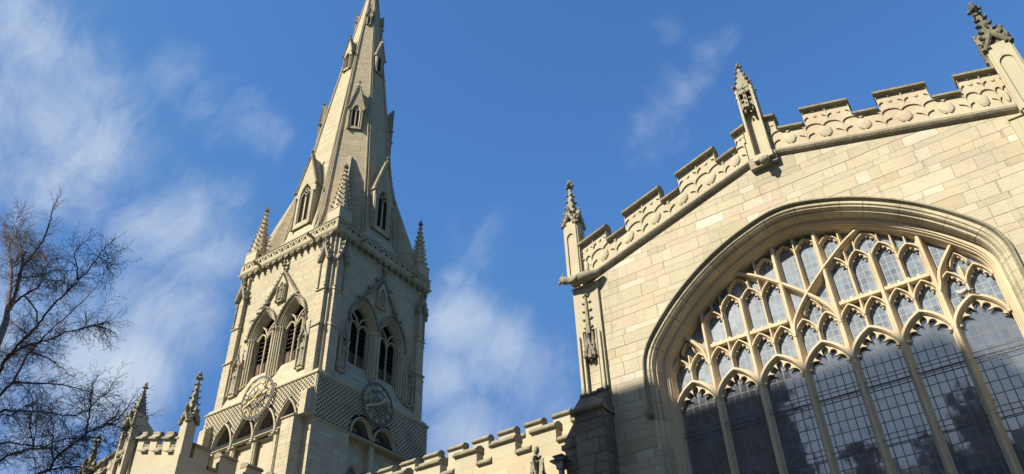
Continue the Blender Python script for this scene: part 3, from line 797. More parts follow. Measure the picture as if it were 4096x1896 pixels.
mb = MB(); mb.ell(px+.02, 17.72, py-.28, .15, .14, .13, 8, 6, .25); mb.ell(px+.0, 17.66, py-.38, .09, .08, .08, 7, 5, .2)
for e_ in (-1, 1): mb.ell(px+e_*.11, 17.82, py-.27, .05, .07, .04, 6, 4, .2)
mb.build('head_corbel', 'carved_grey', tr)
# corner beast gargoyle
mb = MB()
sp = [(-9.35, 19.12, 16.24), (-9.65, 18.98, 16.18), (-9.95, 18.90, 16.14), (-10.22, 18.88, 16.15), (-10.45, 18.86, 16.22), (-10.6, 18.86, 16.26)]
mb.tube(catmull([Vector(p) for p in sp], 3), [.10, .12, .14, .16, .17, .18, .18, .17, .15, .13, .12, .12, .13, .14, .12, .08][:16], 8)
mb.ell(-10.55, 16.30, 18.86, .14, .13, .12, 8, 6, .2); mb.ell(-10.68, 16.22, 18.86, .08, .06, .07, 7, 5, .1)
for e_ in (-1, 1):
    mb.ell(-10.50, 16.42, 18.86+e_*.08, .04, .07, .03, 6, 4)
    mb.tube([(-9.95, 18.90+e_*.12, 16.2), (-10.1, 18.88+e_*.19, 16.0), (-10.28, 18.86+e_*.15, 16.02)], [.06, .045, .035], 6)
mb.build('gargoyle', 'carved_grey', tr, smooth=True)

def pilaster(x0, x1, s_):
    """upper stage of the corner buttress with its canopied niche"""
    c = (x0+x1)/2; w_ = x1-x0; d0 = YW-.10
    a0, a1 = c-.19, c+.19
    mb = MB()
    mb.box(x0, a0-.06, 12.0, 15.95, d0, YW+.02); mb.box(a1+.06, x1, 12.0, 15.95, d0, YW+.02)
    mb.box(a0-.06, a1+.06, 14.35, 15.95, d0, YW+.02)
    mb.box(a0-.06, a1+.06, 12.0, 12.15, d0, YW+.02)
    mb.box(a0-.2, a0-.13, 12.1, 14.2, d0-.07, d0); mb.box(a1+.13, a1+.2, 12.1, 14.2, d0-.07, d0)
    mb.box(a0-.06, a0-.02, 12.15, 14.35, d0-.03, d0+.05); mb.box(a1+.02, a1+.06, 12.15, 14.35, d0-.03, d0+.05)
    mb.box(x0-.01, x1+.01, 15.95, 16.03, d0-.04, YW+.02)
    mb.build('buttress', 'smooth', tr)
    mb = MB(); mb.box(a0-.06, a1+.06, 12.15, 14.35, YW+.02, YW+.05); mb.build('niche_back', 'smooth', tr)
    mb = MB()
    mb.fr = Fr((c, d0, 0), (1, 0, 0), (0, 1, 0))
    for e_ in (-.13, 0, .13):
        mb.frustum(e_, -.04, 13.35+abs(e_)*.6, 14.25, .10, .03, 6, 0)
        mb.ell(e_, 13.33+abs(e_)*.6, -.05, .03, .09, .03, 6, 4)
    gablet_face(mb, .40, 13.40, .75, -.10, k=.6)
    mb.frustum(0, -.02, 14.2, 15.7, .10, .03, 4, pi/4)
    for z in (14.45, 14.75, 15.05, 15.35):
        for e_ in (-1, 1): mb.crocket(e_*.08, z, -.03, e_, 0, .6)
    mb.build('niche_canopy', 'carved_grey', tr)
    # wide lower stage with weathered set-off, and its return against the side wall
    mb = MB(); xo = x0-.02 if s_ < 0 else x1+.02; xi = x1 if s_ < 0 else x0
    L, Rr = (x0-.02, x1) if s_ < 0 else (x0, x1+.02)
    pr = .66
    mb.hexa([(L, 11.45, YW-pr), (Rr, 11.45, YW-pr), (Rr, 11.45, YW+.05), (L, 11.45, YW+.05), (L, 11.62, YW-pr-.0), (Rr, 11.62, YW-pr-.0), (Rr, 12.30, YW-.08), (L, 12.30, YW-.08)])
    mb.sweep([(L-.06, 11.42), (Rr+.06, 11.42)], [(0, YW), (0, YW-pr), (.02, YW-pr-.12), (.10, YW-pr-.13), (.22, YW-pr+.04), (.25, YW)], closeprof=True)
    mb.box(L, Rr, 0, 11.44, YW-pr+.03, YW+.02)
    for q in range(9):
        mb.ell(L+.1+q*.11, 12.16+RNG.uniform(-.05, .07), YW-.18+RNG.uniform(-.1, .02), .1, .07, .1, 6, 4, .3)
    W0, W1 = ((x0-.86, x0-.02) if s_ < 0 else (x1+.02, x1+.86))
    i0, i1 = (W0, W1)
    if s_ < 0:
        mb.hexa([(W0, 11.0, YW+.12), (W1, 11.0, YW+.12), (W1, 11.0, YW+1.1), (W0, 11.0, YW+1.1), (W0+.05, 11.18, YW+.12), (W1, 12.25, YW+.12), (W1, 12.25, YW+1.1), (W0+.05, 11.18, YW+1.1)])
        mb.box(W0-.07, W1, 10.86, 11.0, YW+.06, YW+1.14); mb.box(W0+.03, W1, 0, 10.86, YW+.10, YW+1.1)
    else:
        mb.box(W0, W1-.03, 0, 10.86, YW+.10, YW+1.1)
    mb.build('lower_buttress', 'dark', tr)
pilaster(-10.42, -9.52, -1)
pilaster(2.55, 3.40, 1)
adopt(tr)

# ------------------------------------------------------------------ TOWER AND SPIRE
TX, TY = -38.679, 34.186
tw = thing('church_tower', 'tall grey stone tower with clock faces and an eight-sided spire', 'church tower', (TX, TY, 0))
HW = 5.0
FF = face_frames(TX, TY, HW)
FACES = [0, 1, 2, 3]
# lower body with the E face recess
ex_arches = {0: [(-2.85, .98), (-.88, .98), (1.08, .98), (2.98, .90)], 1: [(-1.10, .96), (.98, 1.02)]}
mb = MB()
for k in FACES:
    mb.fr = FF[k]
    out = [(-5.066, 0), (5.066, 0), (5.066, 24.8), (-5.066, 24.8)]; holes = []
    if k == 0:
        for c, a in ex_arches[0]: holes.append([(c-a+.08, 14)]+pointed(c, 21.75, a-.08, 1.75, 6)+[(c+a-.08, 14)])
    if k == 1:
        for c, a in ex_arches[1]: holes.append(pointed(c, 21.98, a-.05, 1.1, 6))
        holes.append([(-2.0, 21.85), (-2.0, 10), (4.0, 10), (4.0, 21.85)])
    mb.plate(out, holes, -.07, .9, back=False)
mb.fr = FF[1]; mb.box(.02, .42, 10, 21.9, .1, .9)
mb.build('lower_wall', 'tower', tw)
mb = MB(FF[1]); mb.plate([(-2.1, 10), (4.1, 10), (4.1, 23.2), (-2.1, 23.2)], [[(c-.45, 12)]+pointed(c, 19.6, .45, .8, 6)+[(c+.45, 12)] for c in (-.9, 1.75)], .55, .9)
mb.build('recess_wall', 'tower', tw)
mb = MB(FF[1])
for c in (-.9, 1.75):
    w_ = MB(FF[1]); w_.sweep([(c-.45, 12)]+pointed(c, 19.6, .45, .8, 6)+[(c+.45, 12)], [(.08, .56), (.05, .5), (-.02, .56), (-.04, .7)], caps=False)
    f = pointed(c, 19.6, .42, .76, 6)
    w_.sweep([(c, 12), (c, 19.7)], [(-.04, .75), (-.04, .62), (.04, .62), (.04, .75)], closeprof=True)
    for e_ in (-1, 1):
        pp = pointed(c+e_*.22, 19.2, .2, .36, 6); w_.sweep(pp, [(-.03, .72), (-.03, .64), (.03, .64), (.03, .72)], closeprof=True)
    o = w_.build('window', 'tower_trim', tw)
    MB(FF[1]).plate([(c-.46, 12), (c+.46, 12), (c+.46, 20.45), (c-.46, 20.45)], [], .78, .80).build('glass_pane', 'glass_up', o)
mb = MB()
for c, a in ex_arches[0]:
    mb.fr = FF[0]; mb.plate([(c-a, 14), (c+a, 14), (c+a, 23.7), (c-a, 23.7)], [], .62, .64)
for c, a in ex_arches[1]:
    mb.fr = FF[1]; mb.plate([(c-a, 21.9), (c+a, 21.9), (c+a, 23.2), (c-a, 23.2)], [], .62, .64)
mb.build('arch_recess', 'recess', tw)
# blank panels in the S arcade below the springing
for c, a in ex_arches[0]:
    m2 = MB(FF[0]); m2.box(c-a+.1, c+a-.1, 14, 21.74, .30, .62); m2.build('arcade_panel', 'smooth', tw)
for k, lst, zs, hh in ((0, ex_arches[0], 21.75, 1.85), (1, ex_arches[1], 21.98, 1.18)):
    for c, a in lst:
        m2 = MB(FF[k]); P = pointed(c, zs, a-.04, hh, 9) if k == 0 else [(c-(a-.04)*cos(pi*i/16), zs+(hh)*sin(pi*i/16)) for i in range(17)]
        m2.sweep(P, [(.07, -.05), (.08, -.22), (-.01, -.26), (-.04, -.12), (-.10, -.05), (-.12, .0)], caps=False)
        m3 = MB(FF[k]); m3.sweep(P, [(-.12, .0), (-.14, .06), (-.18, .04), (-.24, .18), (-.28, .16), (-.34, .30), (-.36, .55)], caps=False); m3.build('inner_arch', 'inner_dark', tw)
        m2.build('arch_moulding', 'tower_trim', tw)
        m2 = MB(FF[k]); g_ = resample(offset(P, -.12), 26)
        for q in g_[1:-1]: m2.frustum(q.x, .04, q.y-.03, q.y+.03, .035, .03, 4)
        m2.build('dogtooth', 'recess', tw)
        # small net of stone in the head
        m2 = MB(FF[k]); inn = pointed(c, zs, a-.36, hh-.4, 8)
        st = .2
        for i in range(-8, 9):
            for s_ in (-1, 1):
                x0 = c+i*st; pts = []
                for j in range(0, 24):
                    x = x0+s_*j*.05; z = zs+.02+j*.05
                    inside = False
                    t = abs(x-c)/(a-.34)
                    if t < 1 and z < zs+(hh-.36)*(1-t**1.7): inside = True
                    if inside: pts.append((x, z))
                if len(pts) > 1: m2.sweep([pts[0], pts[-1]], [(-.028, .60), (-.028, .50), (.028, .50), (.028, .60)], closeprof=True)
        if m2.f: m2.build('net_panel', 'lattice', tw)
m2 = MB(FF[0])
for u in (-3.84, -1.87, .10, 2.03, 3.45):
    for e_ in ((-.12, .12) if abs(u) < 3.5 else (0,)):
        m2.shaft(u+e_, .05, 14, 21.75, .085, 8, .12)
    m2.box(u-.28, u+.28, 21.72, 21.82, -.18, .25)
m2.build('arcade_shaft', 'tower_trim', tw)
m2 = MB(FF[0])
for u0, u1 in ((-3.6, -2.1), (-1.6, -.15), (.35, 1.8), (2.25, 3.4)): m2.box(u0, u1, 21.66, 21.78, .12, .35)
m2.build('sill_band', 'tower_trim', tw)
# string courses right round
def ring(name, z, prof, mat='tower_trim', hw=5.07):
    pr = [(hw+a, z+b) for a, b in prof]; m2 = MB()
    rows = []
    for sx, sy in ((-1, -1), (1, -1), (1, 1), (-1, 1)): rows.append([m2.raw((TX+sx*r, TY+sy*r, zz)) for r, zz in pr])
    n = len(pr)
    for i in range(4):
        A, B = rows[i], rows[(i+1) % 4]
        for j in range(n): m2.face(A[j], B[j], B[(j+1) % n], A[(j+1) % n])
    return m2.build(name, mat, tw)
ring('string_course', 21.84, [(-.1, 0), (.03, 0), (.12, .06), (.10, .12), (-.02, .2), (-.1, .2)])
ring('string_course', 24.66, [(-.1, 0), (.04, .0), (.15, .08), (.17, .16), (.05, .26), (-.05, .45), (-.3, .45)])
# lattice band
def lattice(k):
    fr = FF[k]; m2 = MB(fr); back = MB(fr)
    z0, z1 = 22.04, 24.66; st = .30; n = int(10.1/st)
    excl = ex_arches[k] if k in ex_arches else []
    def blocked(u, z):
        for c, a in excl:
            zs, hh = (21.75, 1.85) if k == 0 else (21.98, 1.2)
            t = abs(u-c)/(a+.10)
            if t < 1 and z < zs+(hh+.12)*(1-t**(1.8 if k == 0 else 2.4))**(.75 if k == 0 else .5): return True
        if k == 0 and u > 3.42 and z < 22.1: return True
        return False
    nz = int((z1-z0)/(st/2)); hz = (z1-z0)/nz
    for i in range(-nz - nz % 2, 2*n+nz+1, 2):
        for s_ in (-1, 1):
            run = []
            for j in range(nz+1):
                u = -5.05+(i+(j if s_ > 0 else -j))*st/2; z = z0+j*hz
                ok = -5.06 <= u <= 5.06 and not blocked(u, z)
                if ok: run.append((u, z))
                if (not ok or j == nz) and len(run) > 1:
                    d = -.155 if s_ > 0 else -.150
                    m2.sweep([run[0], run[-1]], [(-.038, -.07), (-.038, d), (.038, d), (.038, -.07)], closeprof=True)
                if not ok: run = []
    m2.box(-5.10, -4.98, 22.04, 24.66, -.16, -.06); m2.box(4.98, 5.10, 22.04, 24.66, -.16, -.06)
    return m2
for k in (0, 1): lattice(k).build('lattice_band', 'lattice', tw)
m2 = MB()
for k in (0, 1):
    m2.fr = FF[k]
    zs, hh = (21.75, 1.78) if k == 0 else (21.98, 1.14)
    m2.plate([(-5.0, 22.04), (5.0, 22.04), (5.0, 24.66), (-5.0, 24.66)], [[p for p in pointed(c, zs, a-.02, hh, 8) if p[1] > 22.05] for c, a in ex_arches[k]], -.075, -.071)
m2.build('lattice_ground', 'void', tw)  # black sheet on the solid wall paints the shade between lattice bars
# belfry stage
WC = 1.42
opened = lambda c: [(c-1.3, 25.5)]+pointed(c, 29.8, 1.3, 2.05, 9)+[(c+1.3, 25.5)]
core = MB()
for k in FACES:
    core.fr = FF[k]
    holes = [opened(-WC), opened(WC)] if k < 2 else []
    core.plate([(-4.716, 24.9), (4.716, 24.9), (4.716, 36.2), (-4.716, 36.2)], holes, .28, .95, back=False)
    core.hexa([(-3.9, 24.95, -.10), (3.9, 24.95, -.10), (3.9, 24.95, .9), (-3.9, 24.95, .9), (-3.8, 27.05, .70), (3.8, 27.05, .70), (3.8, 27.05, 1.3), (-3.8, 27.05, 1.3)])
core.build('belfry_wall', 'tower', tw)
def belfry_window(k, c):
    fr = FF[k]; m2 = MB(fr)
    P = [(c-1.3, 25.6)]+pointed(c, 29.8, 1.3, 2.05, 12)+[(c+1.3, 25.6)]
    m2.sweep(P, [(.02, .28), (.0, .22), (-.04, .22), (-.06, .31), (-.10, .29), (-.13, .31), (-.14, .41), (-.19, .39), (-.22, .42), (-.23, .51), (-.28, .49), (-.31, .53), (-.32, .61), (-.36, .60), (-.38, .64), (-.39, .90)], caps=False)
    wdo = m2.build('belfry_window', 'tower_trim', tw)
    m2 = MB(fr)
    for s_ in (-1, 1):
        for o, d in ((1.20, .25), (1.09, .35), (.99, .46)):
            m2.shaft(c+s_*o, d, 25.75+d*1.3, 29.86, .07, 8, .13)
    m2.build('jamb_shaft', 'tower_trim', wdo)
    m2 = MB(fr); m2.shaft(c, .70, 26.6, 29.75, .07, 8, .1)
    for s_ in (-1, 1):
        p = pointed(c+s_*.46, 29.55, .45, .66, 7)
        m2.sweep(p, [(-.05, .80), (-.05, .66), (.04, .66), (.04, .80)], closeprof=True)
        f = foiled(offset(p, -.02), 3, .12, 6); m2.plate(offset(p, -.02)+list(reversed(f)), [], .69, .76)
        q = c2([(c, 29.9), (c+s_*.10, 30.25), (c+s_*.34, 30.62), (c+s_*.56, 30.80)], 4)
        m2.sweep(q, [(-.05, .80), (-.05, .665), (.05, .665), (.05, .80)], closeprof=True)
        m2.ell(c+s_*.20, 30.55, .72, .06, .06, .04, 6, 4)
    m2.build('tracery', 'tower_trim', wdo)
    for i in range(9):
        z = 28.0+i*.33
        if z > 30.8: continue
        wl = .90 if z < 29.9 else .90*max(.15, (31.3-z)/1.4)
        s2 = MB(fr); s2.hexa([(c-wl, z, .84), (c+wl, z, .84), (c+wl, z+.18, 1.14), (c-wl, z+.18, 1.14), (c-wl, z+.03, .84), (c+wl, z+.03, .84), (c+wl, z+.21, 1.14), (c-wl, z+.21, 1.14)])
        s2.build('louvre', 'louvre', wdo)
    m2 = MB(fr)
    for j in range(4): m2.box(c-.88+j*.45, c-.88+j*.45+.42, 26.6, 28.0-.06*(j % 2), .86+.02*(j % 2), .90+.02*(j % 2))
    m2.build('boarding', 'board', wdo)
    MB(fr).box(c-.9, c+.9, 26.8, 31.6, 1.5, 1.55).build('dark_interior', 'void', wdo)
    # crocketed hood
    m2 = MB(fr); H = pointed(c, 29.8, 1.36, 2.16, 12)
    m2.sweep(H, [(-.03, .28), (-.02, .12), (.04, .08), (.09, .14), (.09, .28)], closeprof=True)
    for x, z in resample(H, 18)[1:-1]:
        dx = (x-c); l = max(.2, sqrt(dx*dx+(z-29.5)**2)); m2.crocket(x+dx/l*.05, z+.06, .13, dx/l*.9, -.3, .85)
    for s_ in (-1, 1):
        m2.ell(c+s_*1.38, 29.72, .08, .13, .15, .16, 7, 5, .25)
    m2.build('hood_mould', 'carved_grey', wdo)
for k in (0, 1):
    for c in (-WC, WC): belfry_window(k, c)

def figure(m2, u, z0, d, h, tilt=0.0):
    """draped standing statue: one continuous lofted body"""
    n = 10
    prof = [(0, .17, .13), (.05, .175, .13), (.25, .15, .12), (.48, .145, .12), (.62, .16, .12), (.74, .175, .115), (.80, .17, .10), (.835, .09, .075), (.86, .05, .055), (.88, .065, .07), (.92, .078, .088), (.96, .07, .08), (.99, .035, .04)]
    rows = []
    for t, a, b2 in prof:
        rows.append([m2.P(u+tilt*t+a*h*cos(2*pi*j/n)*(1+(.10 if (j % 2 and t < .6) else 0)), z0+t*h, d+b2*h*sin(2*pi*j/n)) for j in range(n)])
    for A, B in zip(rows, rows[1:]):
        for j in range(n): m2.face(A[j], A[(j+1) % n], B[(j+1) % n], B[j])
    m2.face(*rows[-1]); m2.face(*reversed(rows[0]))
    for s_ in (-1, 1):
        m2.tube([m2.fr(u+s_*.15*h, z0+.76*h, d), m2.fr(u+s_*.19*h, z0+.60*h, d-.05*h), m2.fr(u+s_*.05*h, z0+.60*h, d-.15*h)], [.05*h, .045*h, .03*h], 6)
def niche(k, c, z0, z1, w_, d, gh=.9):
    fr = FF[k]; m2 = MB(fr); a = w_/2; zs = z1-.45*w_-.25
    m2.plate([(c-a-.12, z0), (c+a+.12, z0), (c+a+.12, z1+.02), (c-a-.12, z1+.02)], [[(c-a+.06, z0+.06)]+pointed(c, zs, a-.06, .5*w_, 6)+[(c+a-.06, z0+.06)]], d, d+.1)
    m2.box(c-a-.12, c-a+.06, z0, z1, d+.1, d+.45); m2.box(c+a-.06, c+a+.12, z0, z1, d+.1, d+.45); m2.box(c-a, c+a, z0-.1, z0+.06, d-.05, d+.45)
    for s_ in (-1, 1): m2.shaft(c+s_*(a+.02), d-.07, z0, zs+.05, .06, 7, .1)
    o = m2.build('niche', 'tower_trim', tw)
    m2 = MB(Fr(fr(c, 0, 0), fr.U, fr.D)); gablet_face(m2, w_+.3, zs+.02, gh, d-.06, k=.8)
    m2.frustum(0, d-.05, zs+gh, zs+gh+.8, .07, .03, 4)
    for q in range(3): m2.crocket(.0, zs+gh+.2+q*.22, d-.06, (1, -1, 1)[q], 0, .8)
    m2.build('gablet', 'carved_grey', o)
    m2 = MB(fr); figure(m2, c, z0+.06, d+.14, (z1-z0)*.80, .03*RNG.choice((-1, 1))); m2.build('statue', 'carved_grey', o, smooth=True)
for k in (0, 1):
    niche(k, -3.18, 25.75, 28.35, .62, .02); niche(k, 3.18, 25.75, 28.35, .62, .02)
    # gable with its own little niche between the hoods
    fr = FF[k]; m2 = MB(fr); P = [(-1.75, 31.95), (0, 34.45), (1.75, 31.95)]
    m2.sweep(P, [(-.10, .28), (-.10, .08), (-.02, .03), (.06, .08), (.06, .28)], closeprof=True)
    for x, z in resample(P, 20)[1:-1]:
        if abs(x) > .08: m2.crocket(x, z+.07, .12, (1 if x > 0 else -1)*.8, -.4, 1.0)
    m2.ell(0, 34.62, .06, .10, .14, .10, 7, 5, .2); m2.ell(0, 34.9, .02, .2, .12, .16, 7, 5, .3); m2.ell(0, 35.2, .02, .14, .16, .14, 7, 5, .3)
    g_ = m2.build('gable', 'carved_grey', tw)
    m2 = MB(fr); m2.plate([(-.42, 31.9), (.42, 31.9), (.42, 33.3), (0, 34.1), (-.42, 33.3)], [[(-.22, 32.05)]+pointed(0, 33.1, .22, .4, 5)+[(.22, 32.05)]], .06, .26)
    for s_ in (-1, 1): m2.shaft(s_*.32, .02, 31.95, 33.15, .055, 7, .09)
    m2.build('gable_niche', 'tower_trim', tw)
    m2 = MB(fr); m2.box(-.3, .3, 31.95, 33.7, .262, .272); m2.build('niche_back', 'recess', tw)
    m2 = MB(fr); figure(m2, 0, 32.06, .13, 1.25); m2.build('statue', 'carved_grey', tw, smooth=True)
    m2 = MB(fr)
    for e_ in (-.14, 0, .14): m2.shaft(e_, .16 if e_ else .08, 25.45, 29.86, .075, 8, .13)
    m2.build('centre_shaft', 'tower_trim', tw)
# clasping corner buttresses, set back at two levels
for k in FACES:
    fr = FF[k]
    for s_ in (-1, 1):
        m2 = MB(fr); u0, u1 = sorted((s_*3.80, s_*4.55))
        m2.box(u0, u1, 24.9, 28.40, -.07, .5); m2.box(u0+.02, u1-.02, 28.4, 31.15, .0, .5); m2.box(u0+.04, u1-.04, 31.15, 35.4, .07, .5)
        for z, d in ((28.40, -.07), (31.15, .0)):
            m2.sweep([(u0-.06, z), (u1+.06, z)], [(-.05, d+.02), (-.05, d-.09), (.02, d-.10), (.20, d+.09), (.20, .3)], closeprof=True)
        m2.build('buttress', 'tower', tw)
        c = (u0+u1)/2
        m2 = MB(Fr(fr(c, 0, 0), fr.U, fr.D))
        gablet_face(m2, .95, 33.55, 1.75, -.06, th=.20, k=2.1)
        for e_ in (-1, 1):
            m2.shaft(e_*.33, .02, 31.35, 33.6, .06, 7, .1); m2.ell(e_*.47, 33.5, -.08, .12, .13, .13, 7, 5, .25)
        m2.frustum(0, .0, 35.1, 35.9, .07, .04, 4)
        m2.build('gablet', 'carved_grey', tw)
# cornice, corbel table, parapet
for k in (0, 1):
    n = 15
    for j in range(n):
        m2 = MB(FF[k]); u = -4.75+9.5*(j+.5)/n
        m2.ell(u, 35.60, .04, .13, .14, .15, 7, 5, .28); m2.ell(u+.03, 35.46, -.08, .08, .08, .08, 6, 4, .2); m2.box(u-.17, u+.17, 35.66, 35.80, -.02, .35)
        m2.build('corbel', 'carved_grey', tw)
for k in (2, 3): MB(FF[k]).box(-4.75, 4.75, 35.5, 35.8, .0, .35).build('corbel_course', 'tower_trim', tw)
ring('cornice', 35.78, [(-.4, 0), (-.12, 0), (.0, .05), (.08, .16), (.10, .24), (.0, .34), (-.4, .36)], 'tower_trim', 5.0)
for k in FACES:
    fr = FF[k]; m2 = MB(fr)
    n = 17; us = -4.95; sp = 9.9/n; holes = []
    for j in range(n):
        c = us+sp*(j+.5)
        t_ = .21
        up = [(c-sp*.40, 36.30), (c-sp*.12, 36.34), (c, 36.42), (c+sp*.12, 36.34), (c+sp*.40, 36.30), (c+sp*.18, 36.52), (c+.04, 36.72), (c-.04, 36.72), (c-sp*.18, 36.52)]
        holes.append(up)
        if j < n-1:
            c3 = c+sp*.5
            holes.append([(c3-sp*.34, 36.78), (c3-sp*.14, 36.60), (c3-.03, 36.46), (c3+.03, 36.46), (c3+sp*.14, 36.60), (c3+sp*.34, 36.78), (c3, 36.68)])
    m2.plate([(-4.988, 36.1), (4.988, 36.1), (4.988, 36.88), (-4.988, 36.88)], holes, .0 if k % 2 else .004, .14)
    m2.build('parapet', 'tower_trim', tw)
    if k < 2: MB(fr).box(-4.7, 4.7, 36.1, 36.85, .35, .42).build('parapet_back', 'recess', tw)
ring('coping', 36.86, [(-.22, 0), (.03, 0), (.05, .05), (-.03, .12), (-.15, .13)], 'cap', 5.0)
for k in (0, 1):
    for u in (-2.75, 2.75):
        m2 = MB(FF[k]); f = FF[k]
        m2.tube([f(u, 36.0, .1), f(u, 36.02, -.35), f(u, 36.06, -.72)], [.12, .10, .11], 8); m2.build('waterspout', 'carved_grey', tw)
# corner pinnacles
for sx, sy in ((-1, -1), (1, -1), (-1, 1), (1, 1)):
    cx, cy = TX+sx*4.30, TY+sy*4.30
    m2 = MB(); h = .60
    m2.box(cx-h, cx+h, 36.0, 38.0, cy-h, cy+h)
    m2.sweep([(cx-h-.03, 37.98), (cx+h+.03, 37.98)], [(0, cy-h-.03), (.07, cy-h-.03), (.10, cy+h+.03), (0, cy+h+.03)], closeprof=True)
    pn = m2.build('pinnacle', 'smooth', tw)
    m2 = MB(); spirelet(m2, cx, cy, 38.05, 42.25, 1.12, 8, .46, 1.35); m2.build('spirelet', 'spire', pn)
    m2 = MB(); finial(m2, cx, cy, 42.3, 1.25); m2.tube([(cx, cy, 42.4), (cx, cy, 43.15)], .015, 4); m2.build('finial', 'carved_grey', pn)
    m2 = MB(); m2.box(cx-sx*h-.02 if sx > 0 else cx+h-.3, (cx-h+.3) if sx > 0 else cx+h+.02, 37.0, 37.7, cy-.35, cy+.35)
    m2.build('opening', 'void', pn)
# clock faces
def bar(m2, c, z, a, r0, r1, off, w_, d0, d1):
    """radial bar at angle a (clockwise from 12), shifted sideways by off"""
    dx, dz = sin(a), cos(a); tx, tz = dz, -dx
    q = [(c+dx*r0+tx*(off-w_), z+dz*r0+tz*(off-w_)), (c+dx*r1+tx*(off-w_), z+dz*r1+tz*(off-w_)), (c+dx*r1+tx*(off+w_), z+dz*r1+tz*(off+w_)), (c+dx*r0+tx*(off+w_), z+dz*r0+tz*(off+w_))]
    m2.plate(q, [], d0, d1)
def slant(m2, c, z, a, r0, r1, o0, o1, w_, d0, d1):
    dx, dz = sin(a), cos(a); tx, tz = dz, -dx
    q = [(c+dx*r0+tx*(o0-w_), z+dz*r0+tz*(o0-w_)), (c+dx*r1+tx*(o1-w_), z+dz*r1+tz*(o1-w_)), (c+dx*r1+tx*(o1+w_), z+dz*r1+tz*(o1+w_)), (c+dx*r0+tx*(o0+w_), z+dz*r0+tz*(o0+w_))]
    m2.plate(q, [], d0, d1)
NUM = ['XII', 'I', 'II', 'III', 'IV', 'V', 'VI', 'VII', 'VIII', 'IX', 'X', 'XI']
def clock(k, u, z, hour, minute):
    fr = FF[k]; D0 = -.36
    m2 = MB(fr)
    for r, w_ in ((1.43, .03), (1.30, .018), (.93, .022), (.40, .018)):
        m2.sweep(circ(u, z, r, 40), [(-w_, D0+.03), (-w_, D0-.03), (w_, D0-.03), (w_, D0+.03)], closed=True, closeprof=True)
    for i in range(60): bar(m2, u, z, i*pi/30, 1.30, 1.43, 0, .011, D0-.02, D0+.02)
    for i in range(8):
        slant(m2, u, z, i*pi/4, .38, .93, .0, .22*(1 if i % 2 else -1), .02, D0-.02, D0+.02)
    for i in range(4):
        a = i*pi/2+.4; m2.tube([fr(u+1.3*sin(a), z+1.3*cos(a), D0), fr(u+1.3*sin(a), z+1.3*cos(a), 0.2)], .03, 5)
    ck = m2.build('clock_face', 'iron', tw)
    for i, s in enumerate(NUM):
        m2 = MB(fr); a = i*pi/6; wd_ = {'I': .085, 'V': .15, 'X': .16}
        L = sum(wd_[ch] for ch in s); x = -L/2
        for ch in s:
            c = x+wd_[ch]/2; r0, r1 = .98, 1.26
            if ch == 'I': bar(m2, u, z, a, r0, r1, c, .024, D0-.06, D0-.035)
            if ch == 'V': slant(m2, u, z, a, r0, r1, c, c-.055, .022, D0-.06, D0-.035); slant(m2, u, z, a, r0, r1, c, c+.055, .018, D0-.058, D0-.034)
            if ch == 'X': slant(m2, u, z, a, r0, r1, c-.055, c+.055, .018, D0-.06, D0-.035); slant(m2, u, z, a, r0, r1, c+.055, c-.055, .024, D0-.063, D0-.037)
            x += wd_[ch]
        m2.build('numeral', 'gold', ck)
    ma = minute/60*2*pi; ha = (hour+minute/60)/12*2*pi
    m2 = MB(fr); slant(m2, u, z, ma, -.35, 1.22, 0, 0, .045, D0-.12, D0-.095); slant(m2, u, z, ma, .55, .75, 0, 0, .075, D0-.125, D0-.09); m2.ell(u, z, D0-.1, .09, .09, .04, 8, 6); m2.build('minute_hand', 'gold', ck)
    m2 = MB(fr); slant(m2, u, z, ha, -.2, .62, 0, 0, .05, D0-.16, D0-.13)
    dx, dz = sin(ha), cos(ha); m2.ell(u+dx*.68, z+dz*.68, D0-.145, .15, .15, .02, 10, 4); slant(m2, u, z, ha, .72, .98, 0, 0, .05, D0-.16, D0-.13); m2.build('hour_hand', 'gold', ck)
clock(0, .10, 24.50, 1, 41); clock(1, -.10, 24.45, 1, 41)
# low buttresses at the foot of the S face
for c0, c1, e0, e1 in ((3.48, 4.50, 4.50, 5.02), (-4.9, -4.0, -4.7, -4.1)):
    m2 = MB(FF[0]); m2.box(c0, c1, 0, 21.9, -.92, -.05)
    m2.sweep([(c0-.04, 21.86), (c1+.04, 21.86)], [(0, -.05), (0, -1.0), (.06, -1.02), (.16, -.9), (.3, -.05)], closeprof=True)
    m2.hexa([(e0, 21.95, -.70), (e1, 21.95, -.70), (e1, 21.95, -.06), (e0, 21.95, -.06), (e0, 23.45, -.66), (e1, 23.45, -.66), (e1, 23.95, -.06), (e0, 23.95, -.06)])
    m2.build('low_buttress', 'tower', tw)

# ---- spire
AP, W0, Z0 = 76.0, 4.2, 37.0
wz = lambda z: W0*(AP-z)/(AP-Z0)
T8 = math.tan(pi/8)
def oct_pts(z, extra=0.0):
    w_ = wz(z)+extra
    return [Vector((TX+w_/cos(pi/8)*cos(pi/8+k*pi/4), TY+w_/cos(pi/8)*sin(pi/8+k*pi/4), z)) for k in range(8)]
m2 = MB(); rows = []
for z, ex in ((35.9, .55), (36.6, .38), (38.5, .06), (40, 0), (52, .06), (64, .04), (75.7, 0)):
    rows.append([m2.raw(p) for p in oct_pts(z, ex)])
for A, B in zip(rows, rows[1:]):
    for j in range(8): m2.face(A[j], A[(j+1) % 8], B[(j+1) % 8], B[j])
m2.face(*rows[-1])
sp_o = m2.build('spire', 'spire', tw)
m2 = MB()
for j in range(8):
    a = pi/8+j*pi/4; t = Vector((-sin(a), cos(a), 0))
    for s_ in (-1, 1):
        lo_, hi = oct_pts(38, .10)[j], oct_pts(75, .03)[j]
        mid = oct_pts(56, .10)[j]
        m2.tube([lo_+t*s_*.13, mid+t*s_*.09, hi+t*s_*.02], [.062, .05, .03], 5)
m2.build('arris_roll', 'tower_trim', sp_o)
